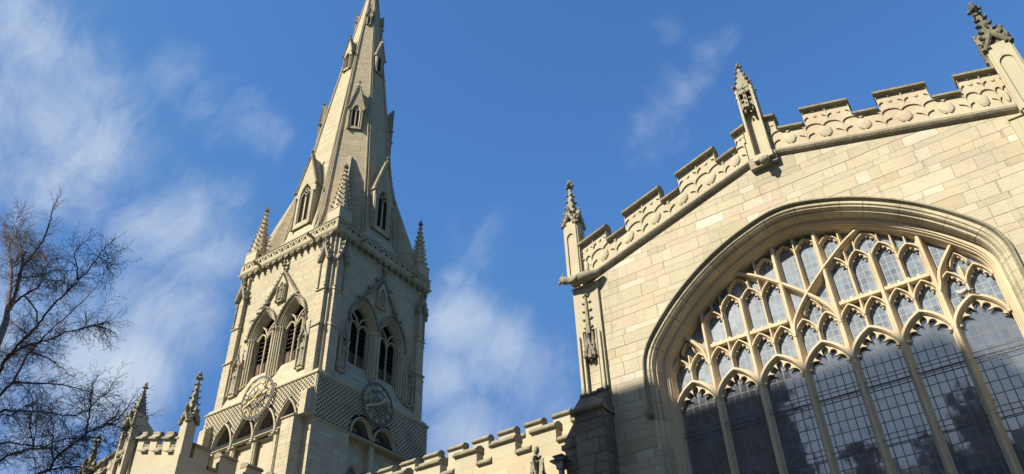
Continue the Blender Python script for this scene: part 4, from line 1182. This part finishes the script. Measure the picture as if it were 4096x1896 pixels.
m2 = MB(); m2.ell(TX, AP, TY, .3, .5, .3); m2.tube([(TX, TY, 76), (TX, TY, 79)], .05, 6); m2.build('weather_vane', 'iron', sp_o)
# broaches running from the corner pinnacles up to the diagonal facets
m2 = MB()
for sx, sy in ((-1, -1), (1, -1), (-1, 1), (1, 1)):
    n_ = Vector((sx, sy, 0)).normalized(); t_ = Vector((-n_.y, n_.x, 0)); O = Vector((TX, TY, 0))
    pts = []
    for (z, r) in ((36.3, 6.1), (39.5, 5.6), (46.0, wz(46)+.22)):
        pts.append((O+n_*r+Vector((0, 0, z))))
    inn_lo = O+n_*3.4+Vector((0, 0, 36.3)); inn_hi = O+n_*(wz(46)-.3)+Vector((0, 0, 46.4))
    v = []
    for s_ in (-1, 1):
        wd_ = .38
        v.append([m2.raw(p+t_*s_*wd_*(1 if i < 2 else .35)) for i, p in enumerate([inn_lo, pts[0], pts[1], pts[2], inn_hi])])
    A, B = v
    m2.face(*A); m2.face(*reversed(B))
    for i in range(5): m2.face(A[i], A[(i+1) % 5], B[(i+1) % 5], B[i])
m2.build('broach', 'spire', sp_o)
def lucarne(ang, z0, zs, zf, za, hw, pl, lights):
    """gabled spire window; pl = distance of its face from the spire axis"""
    n_ = Vector((cos(ang), sin(ang), 0)); U_ = Vector((-n_.y, n_.x, 0))
    fr = Fr(Vector((TX, TY, 0))+n_*pl, U_, -n_)
    m2 = MB(fr); ow = hw*.56; oa = (zf-zs)+.55*hw*1.5
    arch = pointed(0, zs, ow, hw*1.15, 7)
    hole = [(-ow, z0+.42*hw)]+arch+[(ow, z0+.42*hw)]
    m2.plate([(-hw, z0), (hw, z0), (hw, zf), (0, za-.25), (-hw, zf)], [hole], 0, .10, back=False)
    dep = pl-wz(za)+.3
    for s_ in (-1, 1):
        m2.box(min(s_*(hw-.004), s_*(hw-.1)), max(s_*(hw-.004), s_*(hw-.1)), z0+.004, zf, .10, dep)
        m2.hexa([(s_*hw, zf-.02, .0), (s_*(hw+.05), zf-.05, .0), (s_*(hw+.05), zf-.05, dep), (s_*hw, zf-.02, dep), (0, za-.28, 0), (0, za-.15, 0), (0, za-.15, dep), (0, za-.28, dep)])
    m2.sweep(hole, [(.05, -.01), (.0, -.04), (-.03, .02), (-.05, .06), (-.07, .07), (-.08, .15)], caps=False)
    o = m2.build('lucarne', 'tower_trim', sp_o)
    m2 = MB(fr); d = .07
    if lights == 2:
        m2.box(-.05*hw-.02, .05*hw+.02, z0+.3, zs+.1, d, d+.07)
        for s_ in (-1, 1):
            p = pointed(s_*ow*.48, zs-.1*hw, ow*.45, hw*.55, 5); m2.sweep(p, [(-.03, d+.07), (-.03, d), (.03, d), (.03, d+.07)], closeprof=True)
        m2.sweep(circ(0, zs+hw*.62, ow*.28, 10), [(-.03, d+.07), (-.03, d), (.03, d), (.03, d+.07)], closed=True, closeprof=True)
        m2.build('tracery', 'tower_trim', o)
    if hw > 1:
        m2 = MB(fr); z = z0+.5
        while z < zs+.3: m2.hexa([(-ow, z, .16), (ow, z, .16), (ow, z+.12, .24), (-ow, z+.12, .24), (-ow, z+.03, .16), (ow, z+.03, .16), (ow, z+.15, .24), (-ow, z+.15, .24)]); z += .24
        m2.build('louvres', 'louvre', o)
    MB(fr).plate([(-hw*.8, z0+.2), (hw*.8, z0+.2), (hw*.8, zf), (0, zf+.5*hw), (-hw*.8, zf)], [], .27 if hw > 1 else .15, .30 if hw > 1 else .17).build('dark_interior', 'void', o)
    m2 = MB(fr); k_ = .55+.6*min(1, hw/1.3)
    P = [(-hw-.08, zf-.12), (0, za), (hw+.08, zf-.12)]
    m2.sweep(P, [(-.10*k_, .3), (-.10*k_, -.05), (-.03*k_, -.10), (.05*k_, -.05), (.05*k_, .3)], closeprof=True)
    nn = max(6, int((za-zf)/.20)*2)
    for x, z in resample(P, nn)[1:-1]:
        if abs(x) > .06: m2.crocket(x, z+.04, -.02, (1 if x > 0 else -1)*.8, -.4, k_)
    for s_ in (-1, 1): m2.ell(s_*(hw+.1), zf-.15, -.1, .13*k_, .12*k_, .15*k_, 7, 5, .2)
    m2.ell(0, za+.15*k_, -.02, .07*k_, .2*k_, .07*k_, 6, 5); m2.ell(0, za+.25*k_, -.02, .15*k_, .08*k_, .15*k_, 7, 5, .2); m2.ell(0, za+.42*k_, -.02, .08*k_, .1*k_, .08*k_, 6, 5, .2)
    for s_ in (-1, 1): m2.shaft(s_*(hw-.10), -.04, z0-.1, zs+.05, .05*k_+.01, 6, .1)
    m2.build('gable', 'carved_grey', o)
for q in range(4):
    a = -pi/2+q*pi/2
    lucarne(a, 38.9, 41.9, 42.7, 46.2, 1.04, wz(38.9)+.22, 2)
    lucarne(a, 58.4, 60.1, 60.6, 62.9, .50, wz(58.4)+.22, 1)
    a += pi/4
    lucarne(a, 49.5, 51.6, 52.0, 54.9, .64, wz(49.5)+.22, 2)
    lucarne(a, 65.5, 66.6, 66.9, 68.2, .26, wz(65.5)+.16, 1)
adopt(tw)

# ------------------------------------------------------------------ AISLE AND CLERESTORY WALLS (battlemented, between transept and porch)
def battlement(parent, x0, x1, y, z_wall, merl, zc, zt, th, mat, x_first, period, width, ztot=None):
    """merlons repeat from x_first leftwards; zc = embrasure sill cap base, zt = merlon body top"""
    x = x_first; spans = []
    while x-width > x0: spans.append((x-width, x)); x -= period
    mb = MB(); mb.box(x0, x1, z_wall, zc, y, y+th); mb.build('wall', mat, parent)
    for a, b2 in spans:
        m2 = MB(); m2.box(a, b2, zc, zt, y, y+th); m2.build('merlon', 'smooth', parent)
        m2 = MB(); cap(m2, a, b2, zt-.03, y, 1.22, .03); m2.build('merlon_cap', 'cap', parent)
    sp = [(x1+.3, x1+.3)]+spans
    for (a0, a1), (b0, b1) in zip(sp, sp[1:]):
        if a0-b1 > .15 and b1 < x1-.1:
            m2 = MB(); cap(m2, b1+.03, min(a0, x1)-.03, zc-.05, y+.0, 1.15, -.01); m2.build('embrasure_cap', 'cap', parent)
    return spans
ai = thing('church_aisle', 'lower cream battlemented aisle wall running left from the transept, nearest battlements', 'church wall', (-18, 20.5, 0))
battlement(ai, -26.6, -10.6, 20.5, 0, None, 11.74, 12.24, .38, 'aisle', -12.18, 1.56, .92)
mb = MB(); mb.box(-26.6, -10.6, 10.35, 10.50, 20.36, 20.5); mb.box(-26.6, -10.6, 10.50, 10.58, 20.42, 20.5); mb.build('string_course', 'carved', ai)
mb = MB(); mb.box(-26.6, -10.6, 10.9, 11.0, 20.9, 27.0); mb.build('roof', 'lead', ai)
# slim buttress pinnacle rising in front of the aisle wall
mb = MB(); bx, by = -12.12, 19.2
mb.box(bx-.16, bx+.16, 8.0, 10.2, by-.16, by+.16); mb.box(bx-.30, bx+.30, 0, 8.0, by-.3, 20.5); mb.build('buttress', 'smooth', ai)
mb = MB()
for fr in face_frames(bx, by, .16): mb.fr = fr; gablet_face(mb, .36, 9.9, .75, -.03, k=.5)
mb.fr = WORLD; mb.frustum(bx, by, 10.2, 10.75, .13, .05, 4); finial(mb, bx, by, 10.72, .85); mb.ell(bx, 11.02, by, .09, .13, .09, 7, 5, .2)
mb.build('pinnacle', 'carved_grey', ai)
mb = MB(); mb.tube([(bx+.25, by, 10.05), (bx+.55, by-.05, 9.95), (bx+.85, by-.1, 9.9)], [.13, .10, .09], 7); mb.ell(bx+.95, 9.92, by-.1, .10, .10, .09, 7, 5, .2); mb.build('gargoyle', 'carved_grey', ai, smooth=True)
adopt(ai)
cl = thing('church_clerestory', 'cream battlemented upper nave wall showing behind the aisle battlements', 'church wall', (-22, 27, 0))
battlement(cl, -33.4, -10.6, 27.0, 0, None, 15.62, 16.02, .38, 'aisle', -15.3, 1.40, .84)
mb = MB(); mb.box(-33.4, -10.6, 14.9, 15.0, 27.4, 34.0); mb.build('roof', 'lead', cl)
adopt(cl)
vp = thing('vent_pipe', 'grey lead vent pipe with a flat black hood beside the dark buttress', 'vent pipe', (-11.27, 19.15, 0))
mb = MB(); mb.tube([(-11.27, 19.15, .1), (-11.27, 19.15, 10.22)], .085, 12); mb.build('pipe', 'lead', vp)
mb = MB(); mb.frustum(-11.27, 19.15, 10.2, 10.42, .15, .17, 4); mb.build('collar', 'lead', vp)
mb = MB(); mb.box(-11.53, -11.05, 10.42, 10.47, 18.95, 19.36); mb.box(-11.42, -11.16, 10.47, 10.56, 19.02, 19.28); mb.frustum(-11.29, 19.15, 10.56, 10.60, .24, .22, 4); mb.build('hood', 'iron', vp)
adopt(vp)

# ------------------------------------------------------------------ PORCH (gabled, left of the tower foot)
po = thing('church_porch', 'pale gabled porch with curved battlements and a crocketed pinnacle at its corner', 'porch', (-30.2, 17, 0))
PX0, PX1, PXC, PY = -33.7, -26.72, -30.15, 17.0
pz = lambda u: 15.32-.27*abs(u-PXC)
mb = MB(); mb.plate([(PX0, 0), (PX1, 0), (PX1, pz(PX1)-.32), (PXC, pz(PXC)-.32), (PX0, pz(PX0)-.32)], [], PY, PY+.24); mb.build('front_wall', 'smooth', po)
mb = MB(shear=pz)
def scoop(mb, u0, u1, v, dz=.0, w_=.42):
    """coping block with a hollow-chamfered front, roll on top"""
    prof = [(-.30, PY+.24), (-.30, PY-.13), (-.25, PY-.14), (-.16, PY-.02), (-.04, PY+.05), (.0, PY+.03), (.05, PY+.04), (.07, PY+.10), (.04, PY+.24)]
    mb.sweep([(u0, v), (u1, v)], prof, closeprof=True)
ms = [(-29.98, -29.50), (-29.04, -28.56), (-28.10, -27.62)]
for a, b2 in [(-27.16, -26.95)]+ms+[(2*PXC-b2, 2*PXC-a) for a, b2 in ms]:
    m2 = MB(shear=pz); m2.box(a, b2, -.34, .24, PY, PY+.2); m2.build('merlon', 'smooth', po)
    m2 = MB(shear=pz); scoop(m2, a-.02, b2+.02, .44); m2.build('merlon_cap', 'cap', po)
for a, b2 in ((-29.50, -29.04), (-28.56, -28.10), (-27.62, -27.16)):
    for q in (0, 1):
        u0, u1 = (a, b2) if q == 0 else (2*PXC-b2, 2*PXC-a)
        m2 = MB(shear=pz); scoop(m2, u0+.0, u1-.0, -.10); m2.build('embrasure_cap', 'cap', po)
# east side wall in shade, with square battlements
mb = MB(Fr((PX1, 0, 0), (0, 1, 0), (-1, 0, 0)))
mb.box(PY+.45, 29, 0, 13.72, .0, .40); mb.build('side_wall', 'aisle', po)
y = 17.52
FE = Fr((PX1, 0, 0), (0, 1, 0), (-1, 0, 0))
first = True
while y < 27:
    w_ = .70 if first else .80
    m2 = MB(FE); m2.box(y, y+w_, 13.72, 14.42, .0, .40); m2.build('merlon', 'aisle', po)
    m2 = MB(FE); cap(m2, y, y+w_, 14.40, .0, 1.0, .02); m2.build('merlon_cap', 'cap', po)
    m2 = MB(FE); cap(m2, y+w_+.03, y+w_+.47, 13.72, .0, 1.0, -.01); m2.build('embrasure_cap', 'cap', po)
    y += w_+.52; first = False
mb = MB(); mb.box(PX0, PX0+.4, 0, 14.2, PY+.45, 29); mb.build('side_wall', 'aisle', po)
mb = MB(); mb.box(PX0+.4, PX1-.4, 13.2, 13.3, PY+.45, 29); mb.build('roof', 'lead', po)
# corner pinnacles
mb = MB(); mb.box(-27.0, -26.62, 0, 13.9, PY-.14, PY+.5); mb.build('corner_buttress', 'smooth', po)
pinnacle(po, -26.83, PY+.10, 13.9, 15.35, 17.45, .42, 'smooth', 'carved_grey', .95, .29, panel=False, gh=.62)
pinnacle(po, -33.35, PY+.10, 13.9, 14.75, 16.50, .46, 'smooth', 'carved_grey', 1.05, .29, panel=False, gh=.62)
# tall niche pinnacle at the gable head
nx = -30.42; m2 = MB()
for e_ in (-1, 1):
    m2.box(nx+e_*.30-.06, nx+e_*.30+.06, 13.2, 16.55, PY-.34, PY+.25)
m2.box(nx-.30, nx+.30, 13.2, 14.75, PY-.2, PY+.3); m2.box(nx-.30, nx+.30, 14.7, 16.55, PY+.05, PY+.25)
m2.hexa([(nx-.28, 13.6, PY+.25), (nx+.32, 13.6, PY+.25), (nx+.32, 13.6, PY+1.15), (nx-.28, 13.6, PY+1.15), (nx-.28, 16.35, PY+.25), (nx+.32, 16.35, PY+.25), (nx+.32, 15.65, PY+1.15), (nx-.28, 15.65, PY+1.15)])
m2.build('gable_pinnacle', 'smooth', po)
m2 = MB(); figure(m2, nx, 14.95, PY-.12, 1.20); m2.box(nx-.26, nx+.26, 14.75, 14.95, PY-.36, PY+.05)
for q in range(5): m2.ell(nx+RNG.uniform(-.22, .22), 14.55+.1*q, PY-.30+.02*q, .13, .11, .10, 7, 5, .3)
m2.build('statue', 'carved_grey', po, smooth=True)
m2 = MB(Fr((nx, PY-.34, 0), (1, 0, 0), (0, 1, 0))); gablet_face(m2, .72, 15.95, .65, -.03, th=.25, k=.8)
for e_ in (-.34, .34):
    m2.frustum(e_, .0, 16.0, 16.8, .09, .02, 4)
m2.build('canopy', 'carved_grey', po)
m2 = MB(); spirelet(m2, nx, PY-.05, 16.5, 17.85, .50, 4, .14, .5); m2.build('spirelet', 'carved_grey', po)
m2 = MB(); finial(m2, nx, PY-.05, 17.82, .75); m2.build('finial', 'carved_grey', po)
m2 = MB(); m2.sweep([(nx-.45, 13.1), (nx-.42, 13.9), (nx-.34, 14.5), (nx-.30, 15.0)], [(-.05, PY), (-.05, PY-.12), (.05, PY-.12), (.05, PY)], closeprof=True)
m2.sweep([(nx+.55, 12.0), (nx+.45, 13.9), (nx+.34, 14.5), (nx+.30, 15.0)], [(-.05, PY), (-.05, PY-.12), (.05, PY-.12), (.05, PY)], closeprof=True)
m2.build('rib_moulding', 'carved', po)
adopt(po)

# ------------------------------------------------------------------ TOWN HOUSES across the street (behind the camera; they shade and are mirrored in the window)
def house(label, x0, x1, y0, y1, zw, zr, mat, chim, rows, cols):
    h = thing('town_house', label, 'house', ((x0+x1)/2, y0, 0))
    mb = MB(); mb.box(x0, x1, 0, zw, y0, y1); w_ = mb.build('wall', mat, h)
    mb = MB(); ym = (y0+y1)/2
    mb.hexa([(x0-.3, zw, y0-.4), (x1+.3, zw, y0-.4), (x1+.3, zw, y1+.4), (x0-.3, zw, y1+.4), (x0-.3, zr, ym-.1), (x1+.3, zr, ym-.1), (x1+.3, zr, ym+.1), (x0-.3, zr, ym+.1)])
    rf = mb.build('roof', 'roof', h)
    for cx, cy, cz, cw in chim:
        mb = MB(); mb.box(cx-cw/2, cx+cw/2, zw-.5, cz, cy-.45, cy+.45); mb.box(cx-cw/2-.08, cx+cw/2+.08, cz-.25, cz-.05, cy-.53, cy+.53)
        for i in range(2): mb.frustum(cx-cw*.22+i*cw*.44, cy, cz, cz+.6, .18, .14, 8)
        mb.build('chimney', mat, h)
    for r in range(rows):
        for c in range(cols):
            u = x0+(x1-x0)*(c+.5)/cols; z = 1.2+(zw-1.4)*r/rows
            mb = MB(); hgt = min(1.8, (zw-1.4)/rows*.62)
            mb.box(u-.6, u-.5, z, z+hgt, y1-.05, y1+.06); mb.box(u+.5, u+.6, z, z+hgt, y1-.05, y1+.06); mb.box(u-.6, u+.6, z+hgt, z+hgt+.12, y1-.05, y1+.08); mb.box(u-.7, u+.7, z-.12, z, y1-.05, y1+.14); mb.box(u-.5, u+.5, z+hgt/2-.03, z+hgt/2+.03, y1-.05, y1+.04)
            f = mb.build('window', 'smooth', h)
            MB().box(u-.5, u+.5, z, z+hgt, y1+.004, y1+.016).build('glass_pane', 'glass_up', f)
    mb = MB(); u = x0+1.3; mb.box(u-.5, u+.5, 0.1, 1.05, y1+.0, y1+.07); mb.build('door', 'louvre', h)
    adopt(h)
house('tall brick town house across the street, much higher than the house beside it', -23.3, -13.0, -15.5, -8.4, 35.1, 36.3, 'brickwall', [(-12.42, -9.0, 33.3, 1.1)], 8, 4)
house('lower brick town house across the street with a dark slate roof and chimney stacks', -11.2, 0.6, -16.4, -8.4, 16.4, 19.8, 'brickwall', [(-8.8, -11.0, 20.9, 1.6), (-4.6, -11.6, 20.6, 1.3), (-2.2, -10.6, 21.9, 2.0)], 5, 5)

# ------------------------------------------------------------------ BIRCH (bare, winter)
bt = thing('birch_tree', 'leafless silver birch with thin drooping twigs at the left edge', 'tree', (-16.75, 6.0, 0.1))
R9 = random.Random(11)
TRp = lambda pts: [(x/2.128, 740+y/2.129) for x, y in pts]
TBp = lambda pts: [(x/2.0, 1300+y/2.0) for x, y in pts]
def limb3(px, y0, y1):
    n = len(px); return [at(p[0], p[1], blend(y0, y1, i/(n-1))) for i, p in enumerate(px)]
trunk_px = [(-30, 1700), (-8, 1520), (14, 1380), (19, 1300), (30, 1240)]
TK = [Vector((-16.75, 6.0, .05)), Vector((-16.7, 6.05, 3.0)), Vector((-16.85, 5.95, 6.0)), Vector((-16.8, 6.0, 8.6)), Vector((-16.95, 6.0, 9.8)), at(19, 1300, 6.0), at(30, 1240, 6.0)]
limbs = [
 (TRp([(62, 1070), (85, 900), (95, 700), (80, 520), (60, 420), (40, 330), (60, 250)]), 6.0, 6.6, .075, .014),
 (TRp([(62, 1070), (95, 1030), (140, 900), (165, 800), (190, 700), (300, 570), (370, 460), (430, 300), (440, 230), (470, 150), (510, 95)]), 6.0, 5.2, .085, .006),
 (TRp([(190, 700), (190, 600), (165, 520), (120, 450), (60, 420)]), 5.7, 6.5, .03, .012),
 (TRp([(97, 712), (190, 640), (260, 600), (350, 560), (500, 540)]), 6.2, 6.8, .028, .008),
 (TRp([(100, 830), (190, 790), (320, 775), (420, 740), (560, 710)]), 6.1, 5.2, .03, .007),
 (TRp([(90, 1040), (200, 940), (320, 870), (370, 770), (400, 680), (470, 640), (560, 600)]), 6.0, 7.0, .045, .008),
 (TRp([(400, 700), (395, 620), (330, 560), (210, 440), (240, 360)]), 6.6, 6.9, .014, .005),
 (TRp([(100, 440), (180, 400), (240, 420)]), 6.4, 6.2, .012, .005),
 (TRp([(90, 400), (130, 320), (170, 240), (220, 180)]), 6.4, 6.0, .010, .004),
 (TRp([(200, 940), (270, 1010), (310, 1080), (320, 1180)]), 6.1, 6.4, .03, .02),
 (TBp([(0, 380), (30, 300), (110, 200), (200, 100), (300, 5)])+TRp([(430, 1050), (580, 900), (680, 800), (740, 740), (830, 620), (900, 530), (980, 450)]), 6.0, 4.8, .06, .006),
 (TRp([(660, 805), (655, 690), (635, 600), (680, 520), (740, 470)]), 5.1, 4.9, .024, .006),
 (TRp([(835, 610), (900, 640), (960, 670), (1010, 690)]), 4.95, 4.7, .012, .004),
 (TRp([(575, 905), (570, 850), (500, 810), (400, 830)]), 5.3, 5.6, .02, .007),
 (TBp([(0, 560), (50, 510), (100, 462), (170, 330), (240, 215), (320, 130), (420, 30)])+TRp([(540, 1140), (640, 1050), (760, 930), (830, 850), (870, 790)]), 6.0, 7.2, .06, .006),
 (TBp([(20, 300), (150, 200), (260, 150), (400, 115), (500, 65), (640, 30), (780, 0), (860, -20)]), 6.1, 5.0, .042, .007),
 (TBp([(640, 30), (740, 10), (840, 20), (920, 60)]), 5.3, 4.9, .012, .004),
 (TBp([(100, 462), (250, 462), (420, 470), (600, 500), (730, 545), (800, 570), (850, 530), (920, 460)]), 6.0, 6.8, .034, .006),
 (TBp([(255, 215), (370, 260), (480, 330), (560, 400), (600, 410)]), 6.2, 6.6, .024, .008),
 (TBp([(0, 705), (100, 688), (250, 690), (400, 700), (560, 730), (700, 680)]), 6.0, 5.2, .045, .008),
 (TBp([(0, 735), (80, 725), (180, 660), (330, 630), (430, 700), (520, 790)]), 6.0, 6.8, .03, .008),
 (TBp([(0, 955), (150, 955), (270, 965), (420, 985), (560, 960), (680, 965), (760, 1000)]), 6.0, 6.6, .045, .008),
 (TBp([(0, 1085), (120, 1030), (250, 995), (340, 985), (420, 935), (560, 905), (700, 900)]), 6.0, 5.4, .05, .008),
 (TBp([(200, 1280), (300, 1192), (400, 1150), (430, 1080), (560, 970), (690, 865), (800, 815), (930, 760), (1000, 690), (1055, 600)]), 5.9, 4.9, .045, .005),
 (TBp([(690, 865), (710, 740), (730, 600), (745, 480), (790, 400)]), 5.3, 5.6, .026, .006),
 (TBp([(690, 700), (790, 590), (860, 540), (920, 440)]), 5.5, 5.2, .014, .004),
 (TBp([(800, 815), (900, 800), (980, 820), (1040, 850)]), 5.2, 4.9, .012, .004),
 (TBp([(560, 970), (660, 910), (780, 905), (870, 950), (930, 980)]), 5.4, 5.0, .016, .005),
 (TBp([(320, 1185), (480, 1145), (650, 1135), (760, 1180)]), 5.8, 5.6, .026, .008),
 (TBp([(430, 1080), (415, 950), (430, 830), (400, 740), (330, 680)]), 5.8, 6.3, .022, .008),
 (TBp([(430, 980), (500, 1060), (560, 1120), (580, 1190)]), 5.6, 5.9, .016, .006),
 (TBp([(270, 960), (245, 800), (260, 600), (200, 500), (140, 475)]), 6.1, 6.4, .022, .008),
 (TBp([(270, 960), (290, 820), (300, 700), (290, 560)]), 6.2, 6.6, .014, .006),
 (TBp([(240, 90), (200, 60), (150, 20), (60, -40)]), 6.1, 6.4, .02, .006),
]
bark = MB(); rad = [.24, .21, .18, .155, .145, .13, .12, .11]
bark.tube(catmull(TK, 4), [.15-.095*i/24 for i in range(25)], 9); bark.build('trunk', 'birch', bt, smooth=True)
TW = MB(); nseg = 0
def rv():
    while True:
        v = Vector((R9.uniform(-1, 1), R9.uniform(-1, 1), R9.uniform(-1, 1)))
        if .1 < v.length < 1: return v.normalized()
def twig(p, d, L, r, lev):
    global nseg
    n = 5 if lev < 2 else 4; pts = [p]; dd = d.copy(); st = L/n
    droop = R9.uniform(-.05, .30) if lev == 1 else R9.uniform(-.1, .3)
    for i in range(n):
        dd = (dd+rv()*.22+Vector((0, 0, -droop*.55+(.10 if i > n*.6 else 0)))).normalized(); pts.append(pts[-1]+dd*st)
    TW.tube(pts, [max(.0017, r*(1-.75*i/n)) for i in range(n+1)], 3, cap=False); nseg += 1
    if lev >= 3: return
    sp = (.065 if lev == 1 else .05); t = sp*R9.uniform(.6, 1.6); side = 1
    while t < L:
        i = min(n-1, int(t/st)); q = pts[i].lerp(pts[i+1], (t/st)-i); dd = (pts[i+1]-pts[i]).normalized()
        o = rv(); o = (o-dd*o.dot(dd)).normalized()
        nd = (dd*.85+o*.62).normalized()
        twig(q, nd, (L*.50*R9.uniform(.5, 1.1) if lev == 1 else R9.uniform(.05, .15))*(1-.45*t/L), r*.6, lev+1)
        t += sp*R9.uniform(.7, 1.6)
for px, y0, y1, r0, r1 in limbs:
    r0, r1 = r0*.66, max(r1*.75, .004)
    P = limb3(px, y0, y1)
    if px[0][0] <= 0:
        q = P[0]; zt = max(1.0, q.z-.9); tx_ = -16.8
        P = [Vector((tx_, 6.0, zt)), Vector(((tx_+q.x)/2, (6.0+q.y)/2, q.z-.45))]+P
    P = catmull(P, 5)
    P = [p+rv()*.012*(0 if i in (0, len(P)-1) else 1) for i, p in enumerate(P)]
    n = len(P); L = [0]
    for a, b2 in zip(P, P[1:]): L.append(L[-1]+(b2-a).length)
    tot_ = L[-1]
    mbk = MB(); mbk.tube(P, [blend(r0, r1, (l/tot_)**.75) for l in L], 7); mbk.build('branch', 'birch' if r0 > .055 else 'twig', bt, smooth=True)
    t = tot_*(.22 if r0 > .04 else .06)
    while t < tot_:
        k = max(i for i in range(n-1) if L[i] <= t); f = (t-L[k])/(L[k+1]-L[k]+1e-9); q = P[k].lerp(P[k+1], f); dd = (P[k+1]-P[k]).normalized()
        o = rv(); o = (o-dd*o.dot(dd)).normalized()
        fr_ = t/tot_
        twig(q, (dd*.75+o*.75+Vector((0, 0, .12))).normalized(), R9.uniform(.24, .78)*(1.1-.72*fr_), .0050*(1.1-.4*fr_), 1)
        t += R9.uniform(.028, .08)
    twig(P[-1], (P[-1]-P[-2]).normalized(), .22, r1*.8, 1)
TW.build('crown', 'twig', bt)
adopt(bt)

# ------------------------------------------------------------------ PIGEONS
def pigeon(p, heading, k, label, mat='pigeon', group=None):
    p = Vector(p); g = thing('pigeon', label, 'pigeon', tuple(p), group)
    ch, sh = cos(heading), sin(heading); fr = Fr(p, (ch, sh, 0), (-sh, ch, 0)); mb = MB(fr)
    P = [(-.17, .10, .02), (-.10, .115, .045), (-.02, .13, .07), (.06, .15, .072), (.11, .19, .05), (.125, .235, .033), (.14, .26, .034), (.165, .262, .022), (.19, .25, .007)]
    mb.tube([fr(x*k, z*k, 0) for x, z, r in P], [r*k for x, z, r in P], 8)
    mb.build('body', mat, g, smooth=True)
    mb = MB(fr); mb.hexa([(-.30*k, .06*k, -.035*k), (-.14*k, .09*k, -.03*k), (-.14*k, .09*k, .03*k), (-.30*k, .06*k, .035*k), (-.30*k, .075*k, -.035*k), (-.14*k, .12*k, -.03*k), (-.14*k, .12*k, .03*k), (-.30*k, .075*k, .035*k)]); mb.build('tail', 'pigeon', g)
    for s_ in (-1, 1):
        mb = MB(fr); mb.ell(-.03*k, .135*k, s_*.058*k, .13*k, .048*k, .022*k, 8, 6); mb.build('wing', mat, g, smooth=True)
    mb = MB(fr)
    for s_ in (-1, 1): mb.tube([fr(.02*k, .08*k, s_*.03*k), fr(.03*k, 0, s_*.03*k), fr(.06*k, 0, s_*.03*k)], [.007*k, .006*k, .005*k], 5)
    mb.build('legs', 'board', g)
    adopt(g)
pigeon(at(3862, 1188, 20.02), 2.6, 1.0, 'pale pigeon perched on the arched head of the rightmost great window light', 'pigeonw')
def gab(u): return 34.45-abs(u)*(2.5/1.75)+.20
def hoodz(c, u):
    H = pointed(c, 29.8, 1.45, 2.25, 12)
    for (x0, z0), (x1, z1) in zip(H, H[1:]):
        if x0 <= u <= x1: return z0+(z1-z0)*(u-x0)/(x1-x0+1e-9)+.06
    return 30
for k, u, z, lab, mt in ((1, -.02, 34.98, 'dark pigeon on the finial at the top of the shaded tower gable', 'pigeon'),
        (1, -.55, gab(-.55), 'dark pigeon on the left slope of the shaded tower gable, near its tip', 'pigeon'),
        (1, -1.25, gab(-1.25), 'dark pigeon low on the left slope of the shaded tower gable', 'pigeon'),
        (1, -2.1, hoodz(-WC, -2.1), 'dark pigeon on the left belfry hood of the shaded tower face', 'pigeon'),
        (1, -.30, 31.92, 'white pigeon at the foot of the little statue niche on the shaded tower face', 'pigeonw'),
        (1, .75, gab(.75), 'dark pigeon halfway down the right slope of the shaded tower gable', 'pigeon'),
        (1, 1.42, hoodz(WC, 1.42), 'dark pigeon on top of the right belfry hood of the shaded tower face', 'pigeon'),
        (1, 2.1, hoodz(WC, 2.1), 'dark pigeon on the outer side of the right belfry hood, shaded tower face', 'pigeon'),
        (0, -1.75, hoodz(-WC, -1.75), 'dark pigeon high on the left hood of the sunlit tower belfry', 'pigeon'),
        (0, -2.15, hoodz(-WC, -2.15), 'dark pigeon halfway up the left hood of the sunlit tower belfry', 'pigeon'),
        (0, -2.5, hoodz(-WC, -2.5), 'dark pigeon low on the left hood of the sunlit tower belfry', 'pigeon'),
        (0, -1.35, hoodz(-WC, -1.35), 'dark pigeon at the tip of the left hood of the sunlit tower belfry', 'pigeon')):
    pigeon(FF[k](u, z, .12), (pi/2 if k else 0)+RNG.choice((.2, 2.9)), 1.15, lab, mt, 'pigeons roosting on the tower')
